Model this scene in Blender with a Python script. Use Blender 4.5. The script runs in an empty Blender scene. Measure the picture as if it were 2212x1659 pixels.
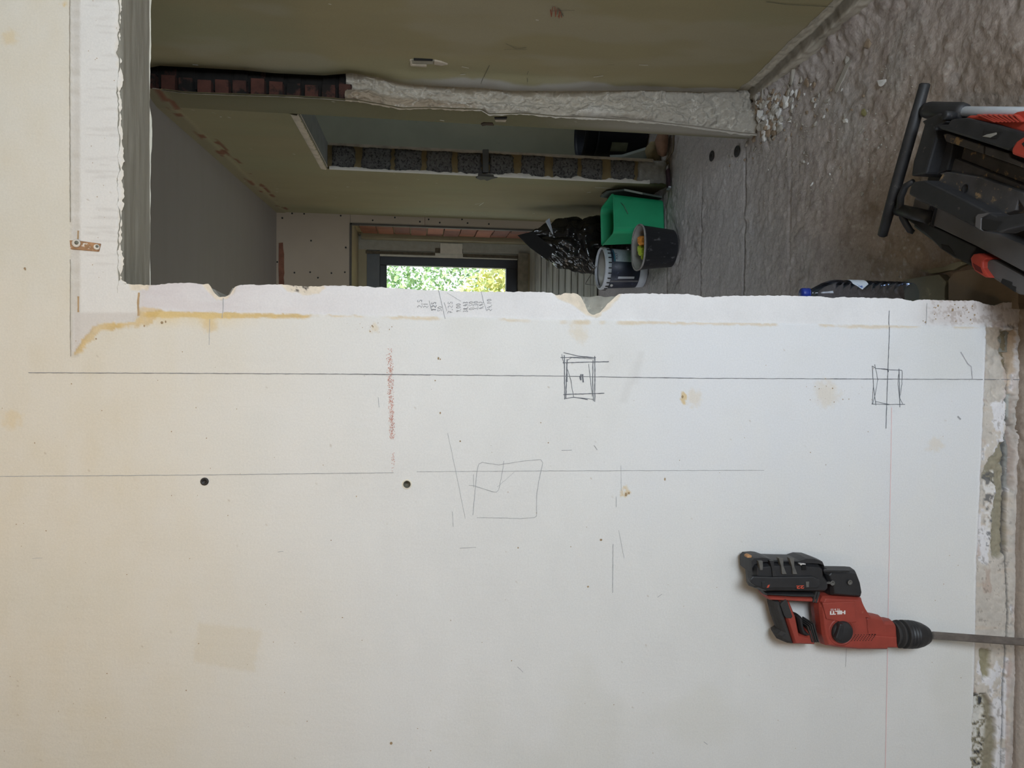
import bpy, bmesh, math, random
import numpy as np
from mathutils import Vector, Matrix

random.seed(7)
rng = np.random.default_rng(7)
SC = bpy.context.scene
COL = SC.collection

# ------------------------------------------------------------------ camera
FPX = 1534.0
CAM = np.array([0.0, 0.0, 1.507])
_p, _a, _r = math.radians(7.9), math.radians(0.94), 0.0053
_R0 = np.array([math.cos(_a), math.sin(_a), 0.0])
_F0 = np.array([-math.sin(_a), math.cos(_a), 0.0])
CF = _F0 * math.cos(_p) + np.array([0, 0, -1.0]) * math.sin(_p)
_U0 = np.cross(_R0, CF)
CU = _U0 - _r * _R0
CU /= np.linalg.norm(CU)
CR = np.cross(CF, CU)
cam = bpy.data.cameras.new('camera')
cam.sensor_width = 36.0
cam.lens = FPX / 2212.0 * 36.0
cam.clip_start = 0.02
camo = bpy.data.objects.new('camera', cam)
COL.objects.link(camo)
# the photograph was taken with the phone on its side: image right is world down
_X, _Y, _Z = -CU, CR, -CF
camo.matrix_world = Matrix(((_X[0], _Y[0], _Z[0], CAM[0]), (_X[1], _Y[1], _Z[1], CAM[1]),
                            (_X[2], _Y[2], _Z[2], CAM[2]), (0, 0, 0, 1)))
SC.camera = camo

# ------------------------------------------------------------------ world, sun, window light, exposure
W = bpy.data.worlds.new('sky')
SC.world = W
W.use_nodes = True
bg = W.node_tree.nodes['Background']
bg.inputs['Color'].default_value = (0.80, 0.90, 1.0, 1)
bg.inputs['Strength'].default_value = 2.5
sun = bpy.data.lights.new('sun', 'SUN')
sun.energy = 16.0
sun.angle = 0.01
sun.color = (1.0, 0.93, 0.78)
suno = bpy.data.objects.new('sun', sun)
COL.objects.link(suno)
suno.rotation_euler = Vector((0.75, 0.25, -0.75)).to_track_quat('-Z', 'Y').to_euler()


def area_light(name, loc, tgt, sx, sy, power, color):
    l = bpy.data.lights.new(name, 'AREA')
    l.shape = 'RECTANGLE'
    l.size, l.size_y = sx, sy
    l.energy = power
    l.color = color
    o = bpy.data.objects.new(name, l)
    COL.objects.link(o)
    o.location = loc
    o.rotation_euler = (Vector(tgt) - Vector(loc)).to_track_quat('-Z', 'Y').to_euler()
    return o


# daylight in the rear window of the front room (behind the camera, to its right)
area_light('window_daylight', (0.95, -1.36, 1.05), (0.95, 2.0, 1.05), 1.00, 1.15, 67.0, (0.78, 0.89, 1.0))
# lamp added at an unseen left window to brighten the far room
area_light('far_room_fill', (-2.46, 3.70, 1.45), (2.0, 3.70, 1.25), 1.7, 1.3, 3.2, (0.99, 0.97, 0.98))
# warm ceiling bulb of the front room
bulb = bpy.data.lights.new('ceiling_bulb_light', 'POINT')
bulb.energy = 12.0
bulb.shadow_soft_size = 0.06
bulb.color = (1.0, 0.70, 0.38)
bulbo = bpy.data.objects.new('ceiling_bulb_light', bulb)
COL.objects.link(bulbo)
bulbo.location = (-0.25, 0.45, 2.40)

SC.view_settings.view_transform = 'Standard'
SC.view_settings.look = 'None'
SC.view_settings.gamma = 1.0
SC.view_settings.use_curve_mapping = False
SC.view_settings.exposure = 0.0


# ------------------------------------------------------------------ pixel geometry helpers (2212 x 1659 frame)
def ray(x, y):
    return CF * FPX - CU * (x - 1106.0) + CR * (829.5 - y)


def onY(x, y, Y):
    d = ray(x, y)
    return CAM + d * (Y / d[1])


def onZ(x, y, Z):
    d = ray(x, y)
    return CAM + d * ((Z - CAM[2]) / d[2])


def onP(x, y, p0, n):
    d = ray(x, y)
    n = np.array(n, float)
    return CAM + d * (((np.array(p0) - CAM) @ n) / (d @ n))


def to_px(P):
    d = np.asarray(P) - CAM
    z = d @ CF
    return 1106.0 - FPX * (d @ CU) / z, 829.5 - FPX * (d @ CR) / z


# ------------------------------------------------------------------ numpy noise
_PERM = rng.random((512, 512))


def vnoise(x, y):
    xi = np.floor(x).astype(int)
    yi = np.floor(y).astype(int)
    fx, fy = x - xi, y - yi
    fx = fx * fx * (3 - 2 * fx)
    fy = fy * fy * (3 - 2 * fy)
    a = _PERM[xi & 511, yi & 511]
    b = _PERM[(xi + 1) & 511, yi & 511]
    c = _PERM[xi & 511, (yi + 1) & 511]
    d = _PERM[(xi + 1) & 511, (yi + 1) & 511]
    return (a * (1 - fx) + b * fx) * (1 - fy) + (c * (1 - fx) + d * fx) * fy


def fbm(x, y, o=4, g=0.5):
    s, a, t = 0, 1.0, 0
    for i in range(o):
        s = s + a * vnoise(x * 2 ** i + 17.3 * i, y * 2 ** i + 9.1 * i)
        t += a
        a *= g
    return s / t


def sstep(a, b, x):
    t = np.clip((x - a) / (b - a), 0, 1)
    return t * t * (3 - 2 * t)


def poly_sd(px, py, poly):
    """signed distance (negative inside) to a polygon, vectorised"""
    poly = np.array(poly, float)
    n = len(poly)
    d = np.full(px.shape, 1e9)
    ins = np.zeros(px.shape, bool)
    for i in range(n):
        a, b = poly[i], poly[(i + 1) % n]
        e = b - a
        t = np.clip(((px - a[0]) * e[0] + (py - a[1]) * e[1]) / (e @ e + 1e-12), 0, 1)
        d = np.minimum(d, np.hypot(px - a[0] - t * e[0], py - a[1] - t * e[1]))
        c = (a[1] > py) != (b[1] > py)
        with np.errstate(divide='ignore', invalid='ignore'):
            xs = a[0] + (py - a[1]) * e[0] / (e[1] if abs(e[1]) > 1e-9 else 1e-9)
        ins ^= c & (px < xs)
    return np.where(ins, -d, d)


def lin(r, g, b):
    f = lambda c: c / 12.92 if c <= 0.04045 else ((c + 0.055) / 1.055) ** 2.4
    return np.array([f(r / 255), f(g / 255), f(b / 255)])


# ------------------------------------------------------------------ materials
MATS = {}


def _base(name, rough=0.8, metal=0.0):
    m = bpy.data.materials.new(name)
    m.use_nodes = True
    nt = m.node_tree
    b = nt.nodes['Principled BSDF']
    b.inputs['Roughness'].default_value = rough
    b.inputs['Metallic'].default_value = metal
    return m, nt, b


def _coord(nt, scale=(1, 1, 1)):
    t = nt.nodes.new('ShaderNodeTexCoord')
    g = nt.nodes.new('ShaderNodeMapping')
    g.inputs['Scale'].default_value = scale
    nt.links.new(t.outputs['Object'], g.inputs['Vector'])
    return g.outputs['Vector']


def _noise(nt, vec, scale, detail=4, rough=0.55):
    n = nt.nodes.new('ShaderNodeTexNoise')
    n.inputs['Scale'].default_value = scale
    n.inputs['Detail'].default_value = detail
    n.inputs['Roughness'].default_value = rough
    nt.links.new(vec, n.inputs['Vector'])
    return n.outputs['Fac']


def _ramp(nt, fac, a, b):
    r = nt.nodes.new('ShaderNodeMapRange')
    r.inputs['From Min'].default_value = a
    r.inputs['From Max'].default_value = b
    nt.links.new(fac, r.inputs['Value'])
    return r.outputs['Result']


def _mix(nt, fac, c1, c2, mode='MIX'):
    m = nt.nodes.new('ShaderNodeMix')
    m.data_type = 'RGBA'
    m.blend_type = mode
    for s, v in ((m.inputs[0], fac), (m.inputs[6], c1), (m.inputs[7], c2)):
        if isinstance(v, (int, float)):
            s.default_value = v
        elif isinstance(v, (tuple, list, np.ndarray)):
            s.default_value = (v[0], v[1], v[2], 1)
        else:
            nt.links.new(v, s)
    return m.outputs[2]


def _bump(nt, b, h, strength, dist):
    n = nt.nodes.new('ShaderNodeBump')
    n.inputs['Strength'].default_value = strength
    n.inputs['Distance'].default_value = dist
    nt.links.new(h, n.inputs['Height'])
    nt.links.new(n.outputs['Normal'], b.inputs['Normal'])


def plain(name, c, rough=0.6, metal=0.0, var=0.18, scale=20, bump=0.0, spots=None, spot_scale=60, spot_thr=0.62,
          spec=None, stretch=(1, 1, 1)):
    """one colour with noise variation, optional dust spots, optional bump"""
    if name in MATS:
        return MATS[name]
    m, nt, b = _base(name, rough, metal)
    v = _coord(nt, stretch)
    n = _noise(nt, v, scale, 5)
    c = np.array(c, float)
    col = _mix(nt, _ramp(nt, n, 0.3, 0.7), c * (1 - var), np.minimum(c * (1 + var), 1.0))
    if spots is not None:
        s = _noise(nt, v, spot_scale, 6, 0.65)
        col = _mix(nt, _ramp(nt, s, spot_thr, spot_thr + 0.08), col, spots)
    nt.links.new(col, b.inputs['Base Color'])
    if bump:
        _bump(nt, b, _noise(nt, v, scale * 3, 5), 0.6, bump)
    if spec is not None:
        b.inputs['Specular IOR Level'].default_value = spec
    MATS[name] = m
    return m


def painted(name, rough=0.85, grain=0.08, gscale=180, bump=0.0006, bscale=90, spec=0.3):
    """colour comes from the mesh's own stain map, grain and relief from noise"""
    m, nt, b = _base(name, rough)
    b.inputs['Specular IOR Level'].default_value = spec
    a = nt.nodes.new('ShaderNodeAttribute')
    a.attribute_name = 'Col'
    v = _coord(nt)
    n = _noise(nt, v, gscale, 4, 0.6)
    g = nt.nodes.new('ShaderNodeMapRange')
    g.inputs['From Min'].default_value = 0.25
    g.inputs['From Max'].default_value = 0.75
    g.inputs['To Min'].default_value = 1 - grain
    g.inputs['To Max'].default_value = 1 + grain
    nt.links.new(n, g.inputs['Value'])
    col = _mix(nt, 1.0, a.outputs['Color'], g.outputs['Result'], 'MULTIPLY')
    nt.links.new(col, b.inputs['Base Color'])
    if bump:
        _bump(nt, b, _noise(nt, v, bscale, 6, 0.6), 0.7, bump)
    return m


# ------------------------------------------------------------------ object helpers
def link(name, me, mat=None, parent=None, smooth=False):
    o = bpy.data.objects.new(name, me)
    COL.objects.link(o)
    if mat is not None:
        me.materials.append(mat)
    if parent is not None:
        o.parent = parent
        o.matrix_parent_inverse = parent.matrix_world.inverted()
    if smooth:
        me.polygons.foreach_set('use_smooth', np.ones(len(me.polygons), bool))
    return o


def tag(o, label=None, cat=None, group=None, kind=None):
    if label:
        o['label'] = label
    if cat:
        o['category'] = cat
    if group:
        o['group'] = group
    if kind:
        o['kind'] = kind
    return o


def empty(name, loc, label=None, cat=None, group=None):
    o = bpy.data.objects.new(name, None)
    COL.objects.link(o)
    o.location = [float(v) for v in loc]
    o.matrix_world = Matrix.Translation(Vector([float(v) for v in loc]))
    o.empty_display_size = 0.05
    return tag(o, label, cat, group)


def raw(name, verts, faces, mat=None, parent=None, smooth=False):
    me = bpy.data.meshes.new(name)
    me.from_pydata([tuple(map(float, v)) for v in verts], [], faces)
    me.update()
    return link(name, me, mat, parent, smooth)


def grid_mesh(P, cols=None):
    """P: (ny, nx, 3) -> mesh with quads, optional stain map cols (ny, nx, 3) linear"""
    ny, nx = P.shape[:2]
    me = bpy.data.meshes.new('grid')
    nv, nf = ny * nx, (ny - 1) * (nx - 1)
    idx = np.arange(nv, dtype=np.int32).reshape(ny, nx)
    q = np.stack([idx[:-1, :-1], idx[:-1, 1:], idx[1:, 1:], idx[1:, :-1]], -1).reshape(-1)
    me.vertices.add(nv)
    me.vertices.foreach_set('co', P.reshape(-1).astype(np.float32))
    me.loops.add(nf * 4)
    me.loops.foreach_set('vertex_index', q)
    me.polygons.add(nf)
    me.polygons.foreach_set('loop_start', np.arange(0, nf * 4, 4, dtype=np.int32))
    me.polygons.foreach_set('use_smooth', np.ones(nf, bool))
    me.update(calc_edges=True)
    if cols is not None:
        at = me.color_attributes.new('Col', 'FLOAT_COLOR', 'POINT')
        c = np.ones((nv, 4), np.float32)
        c[:, :3] = np.clip(cols.reshape(-1, 3), 0, 1)
        at.data.foreach_set('color', c.reshape(-1))
    return me


def grid(name, P, mat, cols=None, parent=None):
    me = grid_mesh(P, cols)
    me.name = name
    return link(name, me, mat, parent)


def bm_obj(name, bm, mat, parent=None, smooth=False, bevel=0.0, seg=2):
    if bevel:
        bmesh.ops.bevel(bm, geom=list(bm.edges), offset=bevel, segments=seg, affect='EDGES', clamp_overlap=True, profile=0.6)
    bmesh.ops.recalc_face_normals(bm, faces=bm.faces)
    me = bpy.data.meshes.new(name)
    bm.to_mesh(me)
    bm.free()
    return link(name, me, mat, parent, smooth)


def box(name, lo, hi, mat, parent=None, bevel=0.0, rz=0.0):
    bm = bmesh.new()
    lo, hi = Vector([float(v) for v in lo]), Vector([float(v) for v in hi])
    c = (lo + hi) / 2
    bmesh.ops.create_cube(bm, size=1.0, matrix=Matrix.Translation(c) @ Matrix.Rotation(rz, 4, 'Z') @
                          Matrix.Diagonal((*(hi - lo), 1)))
    return bm_obj(name, bm, mat, parent, False, bevel)


def loop_prism(name, top, bot, mat, parent=None, bevel=0.0, seg=2, smooth=False):
    """closed solid between two loops of 3-D points"""
    bm = bmesh.new()
    a = [bm.verts.new([float(c) for c in p]) for p in top]
    b = [bm.verts.new([float(c) for c in p]) for p in bot]
    n = len(a)
    bm.faces.new(a)
    bm.faces.new(list(reversed(b)))
    for i in range(n):
        bm.faces.new((a[i], b[i], b[(i + 1) % n], a[(i + 1) % n]))
    bmesh.ops.recalc_face_normals(bm, faces=bm.faces)
    if bevel:
        ed = [e for e in bm.edges if len(e.link_faces) == 2 and e.calc_face_angle(0) > 0.5]
        bmesh.ops.bevel(bm, geom=ed, offset=bevel, segments=seg, affect='EDGES', clamp_overlap=True, profile=0.6)
    big = [f for f in bm.faces if len(f.verts) > 4]
    if big:
        bmesh.ops.triangulate(bm, faces=big)
    return bm_obj(name, bm, mat, parent, smooth)


def prismZ(name, pts, zt, zb, mat, parent=None, bevel=0.003, **k):
    top = [onZ(x, y, zt) for x, y in pts]
    bot = [np.array([p[0], p[1], zb]) for p in top]
    return loop_prism(name, top, bot, mat, parent, bevel, **k)


def prismY(name, pts, yf, yb, mat, parent=None, bevel=0.003, **k):
    top = [onY(x, y, yf) for x, y in pts]
    bot = [np.array([p[0], yb, p[2]]) for p in top]
    return loop_prism(name, top, bot, mat, parent, bevel, **k)


def lathe(name, prof, base, mat, parent=None, n=40, axis=None, cap=True, smooth=True):
    """profile [(r, h), ...] turned about an axis through base (default world up)"""
    base = np.array(base, float)
    if axis is None:
        ax, u, v = np.array([0, 0, 1.0]), np.array([1.0, 0, 0]), np.array([0, 1.0, 0])
    else:
        ax = np.array(axis, float)
        ax /= np.linalg.norm(ax)
        u = np.cross(ax, [0, 1.0, 0])
        if np.linalg.norm(u) < 0.1:
            u = np.cross(ax, [1.0, 0, 0])
        u /= np.linalg.norm(u)
        v = np.cross(ax, u)
    vs, fs = [], []
    for r, h in prof:
        for i in range(n):
            t = 2 * math.pi * i / n
            vs.append(base + ax * h + (u * math.cos(t) + v * math.sin(t)) * r)
    for j in range(len(prof) - 1):
        for i in range(n):
            fs.append((j * n + i, j * n + (i + 1) % n, (j + 1) * n + (i + 1) % n, (j + 1) * n + i))
    if cap:
        fs.append(tuple(reversed(range(n))))
        fs.append(tuple(range((len(prof) - 1) * n, len(prof) * n)))
    o = raw(name, vs, fs, mat, parent, smooth)
    return o


def tube(name, pts, r, mat, parent=None, n=10, cyclic=False):
    pts = [np.array(p, float) for p in pts]
    vs, fs = [], []
    m = len(pts)
    prev = None
    for i, p in enumerate(pts):
        a = pts[i - 1] if i else p
        b = pts[i + 1] if i < m - 1 else p
        t = b - a
        t /= (np.linalg.norm(t) + 1e-12)
        u = np.cross(t, [0.13, 0.27, 0.95]) if prev is None else prev - t * (prev @ t)
        u /= (np.linalg.norm(u) + 1e-12)
        prev = u
        v = np.cross(t, u)
        rr = r[i] if isinstance(r, (list, tuple)) else r
        for k in range(n):
            q = 2 * math.pi * k / n
            vs.append(p + (u * math.cos(q) + v * math.sin(q)) * rr)
    for i in range(m - 1):
        for k in range(n):
            fs.append((i * n + k, i * n + (k + 1) % n, (i + 1) * n + (k + 1) % n, (i + 1) * n + k))
    fs.append(tuple(reversed(range(n))))
    fs.append(tuple(range((m - 1) * n, m * n)))
    return raw(name, vs, fs, mat, parent, True)


def ribbons(name, strokes, nrm, mat, parent=None, lift=0.0):
    """thin flat marks on a surface: strokes = [(3-D points, width), ...]; widths wobble like a pencil"""
    vs, fs = [], []
    nrm = np.array(nrm, float)
    for pts, w in strokes:
        pts = [np.array(p, float) for p in pts]
        k0 = len(vs)
        for i, p in enumerate(pts):
            a = pts[max(i - 1, 0)]
            b = pts[min(i + 1, len(pts) - 1)]
            t = b - a
            s = np.cross(t, nrm)
            s /= (np.linalg.norm(s) + 1e-12)
            ww = w * random.uniform(0.75, 1.15)
            vs += [p + s * ww / 2 + nrm * lift, p - s * ww / 2 + nrm * lift]
        for i in range(len(pts) - 1):
            j = k0 + 2 * i
            fs.append((j, j + 1, j + 3, j + 2))
    return raw(name, vs, fs, mat, parent)


def dense(pts, step=6.0, jit=0.25):
    out = []
    for (x0, y0), (x1, y1) in zip(pts[:-1], pts[1:]):
        n = max(1, int(math.hypot(x1 - x0, y1 - y0) / step))
        for i in range(n):
            t = i / n
            out.append((x0 + (x1 - x0) * t + random.uniform(-jit, jit), y0 + (y1 - y0) * t + random.uniform(-jit, jit)))
    out.append(pts[-1])
    return out


def text_mesh(s, size, M, mat, name, parent, sx=1.0, ext=0.0002, bold=0.0):
    c = bpy.data.curves.new('t', 'FONT')
    c.body = s
    c.size = size
    c.extrude = ext
    c.offset = bold
    o = bpy.data.objects.new('t', c)
    COL.objects.link(o)
    bpy.context.view_layer.update()
    me = bpy.data.meshes.new_from_object(o.evaluated_get(bpy.context.evaluated_depsgraph_get()))
    bpy.data.objects.remove(o)
    me.transform(M @ Matrix.Diagonal((sx, 1, 1, 1)))
    return link(name, me, mat, parent)


def struct(o):
    o['kind'] = 'structure'
    return o


# ------------------------------------------------------------------ shared numbers of the place
YW, YB = 1.600, 1.767          # front wall: face and back
ZL = 2.118                     # underside of the opening
YS = 2.94                      # broken stub of the removed wall
YD0, YD1, ZDOOR = 3.10, 4.10, 1.99   # side doorway
YF = 5.64                      # far wall
ZC = 2.55                      # ceiling


def xfar(Y):
    return 1.07 + 0.053 * (Y - 2.95)


NE = [(325, 146), (345, 142), (460, 148), (530, 152), (590, 158), (700, 163), (760, 158), (810, 166), (870, 180), (940, 186),
      (1040, 190), (1100, 196), (1200, 197), (1400, 195), (1560, 200), (1650, 205), (1750, 208)]
ne = np.array([onY(x, y, YS) for x, y in NE])
_nk = np.polyfit(ne[:, 2], ne[:, 0], 1)


def xn(z):
    return np.interp(z, ne[::-1, 2], ne[::-1, 0])


def xnear(Y, z=0.0):
    """side wall beside the opening; it is neither plumb nor square"""
    w = sstep(0.10, 0.0, YS - np.asarray(Y, float))
    return _nk[0] * z + _nk[1] + (xn(z) - _nk[0] * z - _nk[1]) * w - 0.056 * (Y - YS)

# =================================================================== FRONT WALL
JAMB = [(262, 612), (300, 614), (330, 616), (360, 612), (400, 610), (432, 613), (450, 613), (458, 628), (470, 641), (485, 640),
        (495, 636), (505, 620), (520, 615), (560, 615), (612, 614), (660, 618), (700, 617), (760, 617), (830, 621),
        (900, 625), (950, 627), (1000, 629), (1090, 630), (1150, 630), (1190, 631), (1202, 637), (1212, 637),
        (1220, 632), (1248, 633), (1256, 641), (1264, 655), (1272, 675), (1284, 680), (1298, 675), (1310, 660),
        (1325, 645), (1340, 634), (1400, 634), (1490, 635), (1520, 641), (1540, 642), (1570, 639), (1690, 638),
        (1780, 640), (1795, 643), (1805, 643), (1816, 641), (1870, 643), (1950, 645), (1975, 650), (1995, 647),
        (2060, 649), (2110, 649), (2125, 655), (2150, 660), (2170, 653), (2200, 652), (2240, 652)]
_jp = np.array([onY(x, y, YW) for x, y in JAMB])
XTOP = _jp[0][0]


def jamb_x(z):
    o = np.argsort(_jp[:, 2])
    e = np.interp(z, _jp[o, 2], _jp[o, 0])
    return e + (fbm(z * 160, z * 0 + 3.3, 3) - 0.5) * 0.004 * (z < ZL)


CORE = [(262, 620), (440, 622), (455, 622), (470, 640), (490, 640), (500, 622), (640, 624), (1000, 636), (1240, 640), (1262, 641),
        (1300, 639), (1340, 641), (1500, 645), (2000, 654), (2240, 660)]
_cp = np.array([onY(x, y, YW + 0.015) for x, y in CORE])


def core_x(z):
    o = np.argsort(_cp[:, 2])
    return np.interp(z, _cp[o, 2], _cp[o, 0])


LINT = [(259, -400), (259, 0), (253, 95), (252, 110), (258, 130), (261, 165), (258, 200), (257, 230), (260, 280), (263, 330), (262, 380),
        (264, 430), (258, 455), (261, 480), (260, 510), (259, 525), (262, 550), (264, 580), (256, 592), (262, 603), (268, 608), (270, 616)]
_lp = np.array([onY(x, y, YW) for x, y in LINT])


def lint_z(X):
    o = np.argsort(_lp[:, 0])
    return np.interp(X, _lp[o, 0], _lp[o, 2]) + (fbm(X * 120, X * 0 + 8.1, 4, 0.6) - 0.5) * 0.012


WHITE = np.array([0.735, 0.725, 0.70])
BAND = np.array([0.76, 0.745, 0.74])
OCHRE = lin(208, 176, 112)
OLIVE = lin(133, 128, 104)


def mixc(c, col, m):
    return c * (1 - m[..., None]) + np.asarray(col) * m[..., None]


def wall_paint(X, Z):
    """stains, stripped bands and broken plaster of the front wall; returns colours and relief (+ = into the wall)"""
    P = np.stack([X, np.full_like(X, YW), Z], -1)
    px, py = to_px(P)
    n1 = fbm(px / 260, py / 260, 4)
    n2 = fbm(px / 40, py / 70, 4)
    n3 = fbm(px / 9, py / 9, 4, 0.6)
    n4 = fbm(px / 70, py / 14, 4)
    c = WHITE * (0.97 + 0.06 * n1 + 0.05 * n2)[..., None]
    d = (n1 - 0.5) * 0.0012 + (n4 - 0.5) * 0.0006
    # warm lamplight tinted into the cream paint above, cool daylight tone painted lower down
    c = mixc(c, np.array([0.67, 0.605, 0.485]), 0.75 * sstep(900, 150, px + 260 * (n1 - 0.5)) * (0.75 + 0.5 * n2))
    c = mixc(c, np.array([0.75, 0.76, 0.79]), 0.6 * sstep(1150, 1500, px + 500 * (n1 - 0.5)) * sstep(1300, 800, py + 300 * (n2 - .5)))
    c = mixc(c, np.array([0.60, 0.58, 0.50]), 0.22 * sstep(0.55, 0.75, n1) )
    # big faint beige rectangle and faint smears
    s = poly_sd(px + 14 * (n3 - .5), py + 14 * (n3 - .5), [(430, 1345), (565, 1362), (548, 1452), (418, 1430)])
    c = mixc(c, lin(205, 188, 152), 0.22 * sstep(6, -6, s))
    for (x0, y0, x1, y1, w) in ((1345, 870, 1375, 780, 9), (1372, 830, 1385, 760, 7), (1310, 800, 1322, 765, 6)):
        s = poly_sd(px, py, [(x0 - w, y0), (x0 + w, y0), (x1 + w, y1), (x1 - w, y1)])
        c = mixc(c, lin(196, 192, 186), 0.22 * sstep(5, -5, s) * n2 * 1.5)
    # stripped architrave band over the opening and down the jamb
    yo = np.interp(px, [150, 300, 340, 700, 1000, 1200, 1600, 1780, 2100, 2212], [668, 672, 671, 679, 685, 690, 697, 700, 705, 706]) + 5 * (n3 - .5)
    jb = sstep(2, -2, py - yo) * sstep(300, 304, px)
    tb = poly_sd(px + .6 * (n3 - .5), py + 4 * (n3 - .5) * (py > 680),
                 [(152, -500), (280, -500), (280, 600), (320, 610), (302, 672), (300, 680), (285, 696), (212, 698), (196, 715), (172, 745), (155, 768)])
    tbm = sstep(1.5, -1.5, tb)
    band = np.maximum(jb, tbm)
    c = mixc(c, BAND * (0.93 + 0.14 * n2)[..., None], band * 0.9)
    c = mixc(c, np.array([0.70, 0.665, 0.60]), tbm * 0.55)  # warm lamplight put into the band's colour
    gs = sstep(150, 152, px) * sstep(174, 169, px + 3 * (n3 - .5)) * sstep(775, 765, py)
    c = mixc(c, lin(192, 184, 172), gs * (0.3 + 0.6 * n4))
    gs2 = tbm * sstep(672, 678, py)
    c = mixc(c, lin(206, 199, 192), gs2 * 0.8)
    gs3 = jb * sstep(1000, 300, px) * (0.4 + n4)
    c = mixc(c, lin(206, 196, 196), np.clip(gs3 * 0.6, 0, 1))
    d = d + band * 0.0032
    # dark runs on the band over the opening
    run = tbm * sstep(174, 190, px) * sstep(0.60, 0.72, fbm(px / 120, py / 5, 3)) * sstep(640, 560, py)
    c = mixc(c, lin(186, 178, 170), run * 0.25)
    # glue line
    wl = np.interp(px, [300, 500, 660, 700, 1000, 1060, 1200, 1500, 1800, 2100], [14, 13, 8, 4, 8, 5, 9, 6, 6, 3])
    gl = sstep(0, 2, py - yo) * sstep(2.5, -1.5, py - yo - wl - 6 * (n2 - .5))
    gap = np.clip(sstep(0.44, 0.56, fbm(px / 70, py * 0 + 4.2, 3)) + sstep(680, 640, px), 0, 1)
    c = mixc(c, OCHRE * (0.85 + 0.3 * n3)[..., None], gl * gap * sstep(304, 320, px) * (0.85 - .4 * sstep(650, 760, px)))
    hz = sstep(0, 4, py - yo) * sstep(46, 8, py - yo) * sstep(640, 420, px) * sstep(290, 310, px)
    c = mixc(c, lin(226, 200, 140), hz * 0.55 * n2 * 1.4)
    for (x, y, r, a) in ((452, 700, 26, .5), (808, 712, 14, .3), (1250, 720, 30, .25), (1500, 860, 22, .25), (1785, 850, 40, .25),
                         (1350, 1065, 10, .6), (1480, 858, 6, .7), (25, 905, 30, .3), (20, 80, 26, .35), (140, 8, 14, .7), (2020, 960, 22, .2)):
        q = np.hypot(px - x, py - y) + 26 * (n3 - .5) + 20 * (n2 - .5)
        c = mixc(c, lin(214, 184, 120), a * sstep(r, r * .35, q))
    wd = poly_sd(px + 10 * (n3 - .5), py + 10 * (n3 - .5), [(300, 664), (345, 668), (330, 700), (300, 706), (282, 704), (218, 712), (196, 735), (170, 768), (152, 772), (172, 742), (196, 712), (212, 698), (286, 696), (300, 680)])
    c = mixc(c, OCHRE * (0.85 + .3 * n3)[..., None], (0.35 + .7 * n2) * sstep(3, -2, wd + 10 * (n4 - .5)))
    # broken skim at the jamb edge: warm plaster rims round the notches
    for poly in ([(590, 600), (690, 600), (702, 622), (690, 634), (655, 640), (648, 634), (620, 630)],
                 [(425, 600), (520, 600), (505, 632), (488, 648), (465, 648), (440, 622)],
                 [(1185, 620), (1350, 620), (1340, 640), (1318, 668), (1290, 686), (1268, 682), (1240, 660), (1205, 645)],
                 [(270, 600), (330, 600), (320, 626), (280, 628)]):
        s = poly_sd(px + 8 * (n3 - .5), py + 8 * (n3 - .5), poly)
        m = sstep(2, -3, s)
        c = mixc(c, lin(222, 208, 186) * (0.8 + .4 * n3)[..., None], m * 0.85)
        d = d + m * 0.003
    blk = poly_sd(px, py, [(600, 606), (690, 606), (655, 636), (630, 628)])
    c = mixc(c, lin(90, 84, 78), sstep(0, -4, blk) * sstep(0.52, 0.6, n3))
    # -------- skirting zone at the foot of the wall
    xb = np.interp(py, [560, 700, 1000, 1200, 1400, 1659, 2200], [2140, 2131, 2118, 2109, 2105, 2099, 2090]) + 5 * (n3 - .5)
    bb = sstep(-2, 2, px - xb) * sstep(690, 704, py)
    c = mixc(c, lin(204, 195, 184) * (0.62 + .42 * n2 + .34 * n3)[..., None], bb * 0.92)
    c = mixc(c, lin(206, 190, 174), bb * sstep(0.55, 0.68, n4) * 0.55)
    c = mixc(c, lin(236, 236, 242), bb * sstep(0.54, 0.58, n2 + .25 * (n3 - .5)) * 0.65)
    c = mixc(c, lin(170, 140, 122), bb * sstep(0.60, 0.66, fbm(px / 26 + 8, py / 60, 4)) * 0.45)
    c = mixc(c, lin(120, 112, 104), bb * sstep(0.66, 0.70, n3) * 0.5)
    rim = sstep(-4, -1, px - xb) * sstep(3, 0, px - xb) * sstep(700, 720, py)
    c = mixc(c, lin(232, 230, 232), rim * 0.6)
    d = d + bb * (0.002 + 0.004 * (n3 - .5)) - rim * 0.0015
    lowj = sstep(1950, 2060, px) * sstep(712, 690, py)
    c = mixc(c, lin(196, 180, 172), lowj * 0.45)
    dust = sstep(0.57, 0.62, n3) * sstep(1985, 2040, px) * sstep(712, 690, py)
    c = mixc(c, lin(150, 128, 112), dust * 0.4)

    def patch(poly, col, depth, amp=10, edge=3, tex=0.35):
        nonlocal c, d
        s = poly_sd(px + amp * (n3 - .5) + 6 * (n2 - .5), py + 2 * amp * (n3 - .5), poly)
        m = sstep(edge, -edge, s)
        c = mixc(c, np.asarray(col) * (1 - tex / 2 + tex * n3)[..., None], m)
        d = d + m * (depth + 0.006 * (n3 - .5))

    patch([(2131, 706), (2170, 708), (2166, 790), (2160, 760), (2131, 742)], lin(186, 172, 156), 0.003)
    patch([(2131, 742), (2160, 760), (2172, 830), (2172, 860), (2140, 872), (2129, 860)], lin(198, 190, 180), 0.002)
    patch([(2166, 710), (2192, 710), (2184, 790), (2178, 815), (2168, 780)], lin(140, 128, 104), 0.014, 12)
    patch([(2184, 708), (2198, 708), (2196, 780), (2188, 830), (2184, 860), (2178, 850)], lin(200, 180, 158), 0.006, 14)
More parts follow.
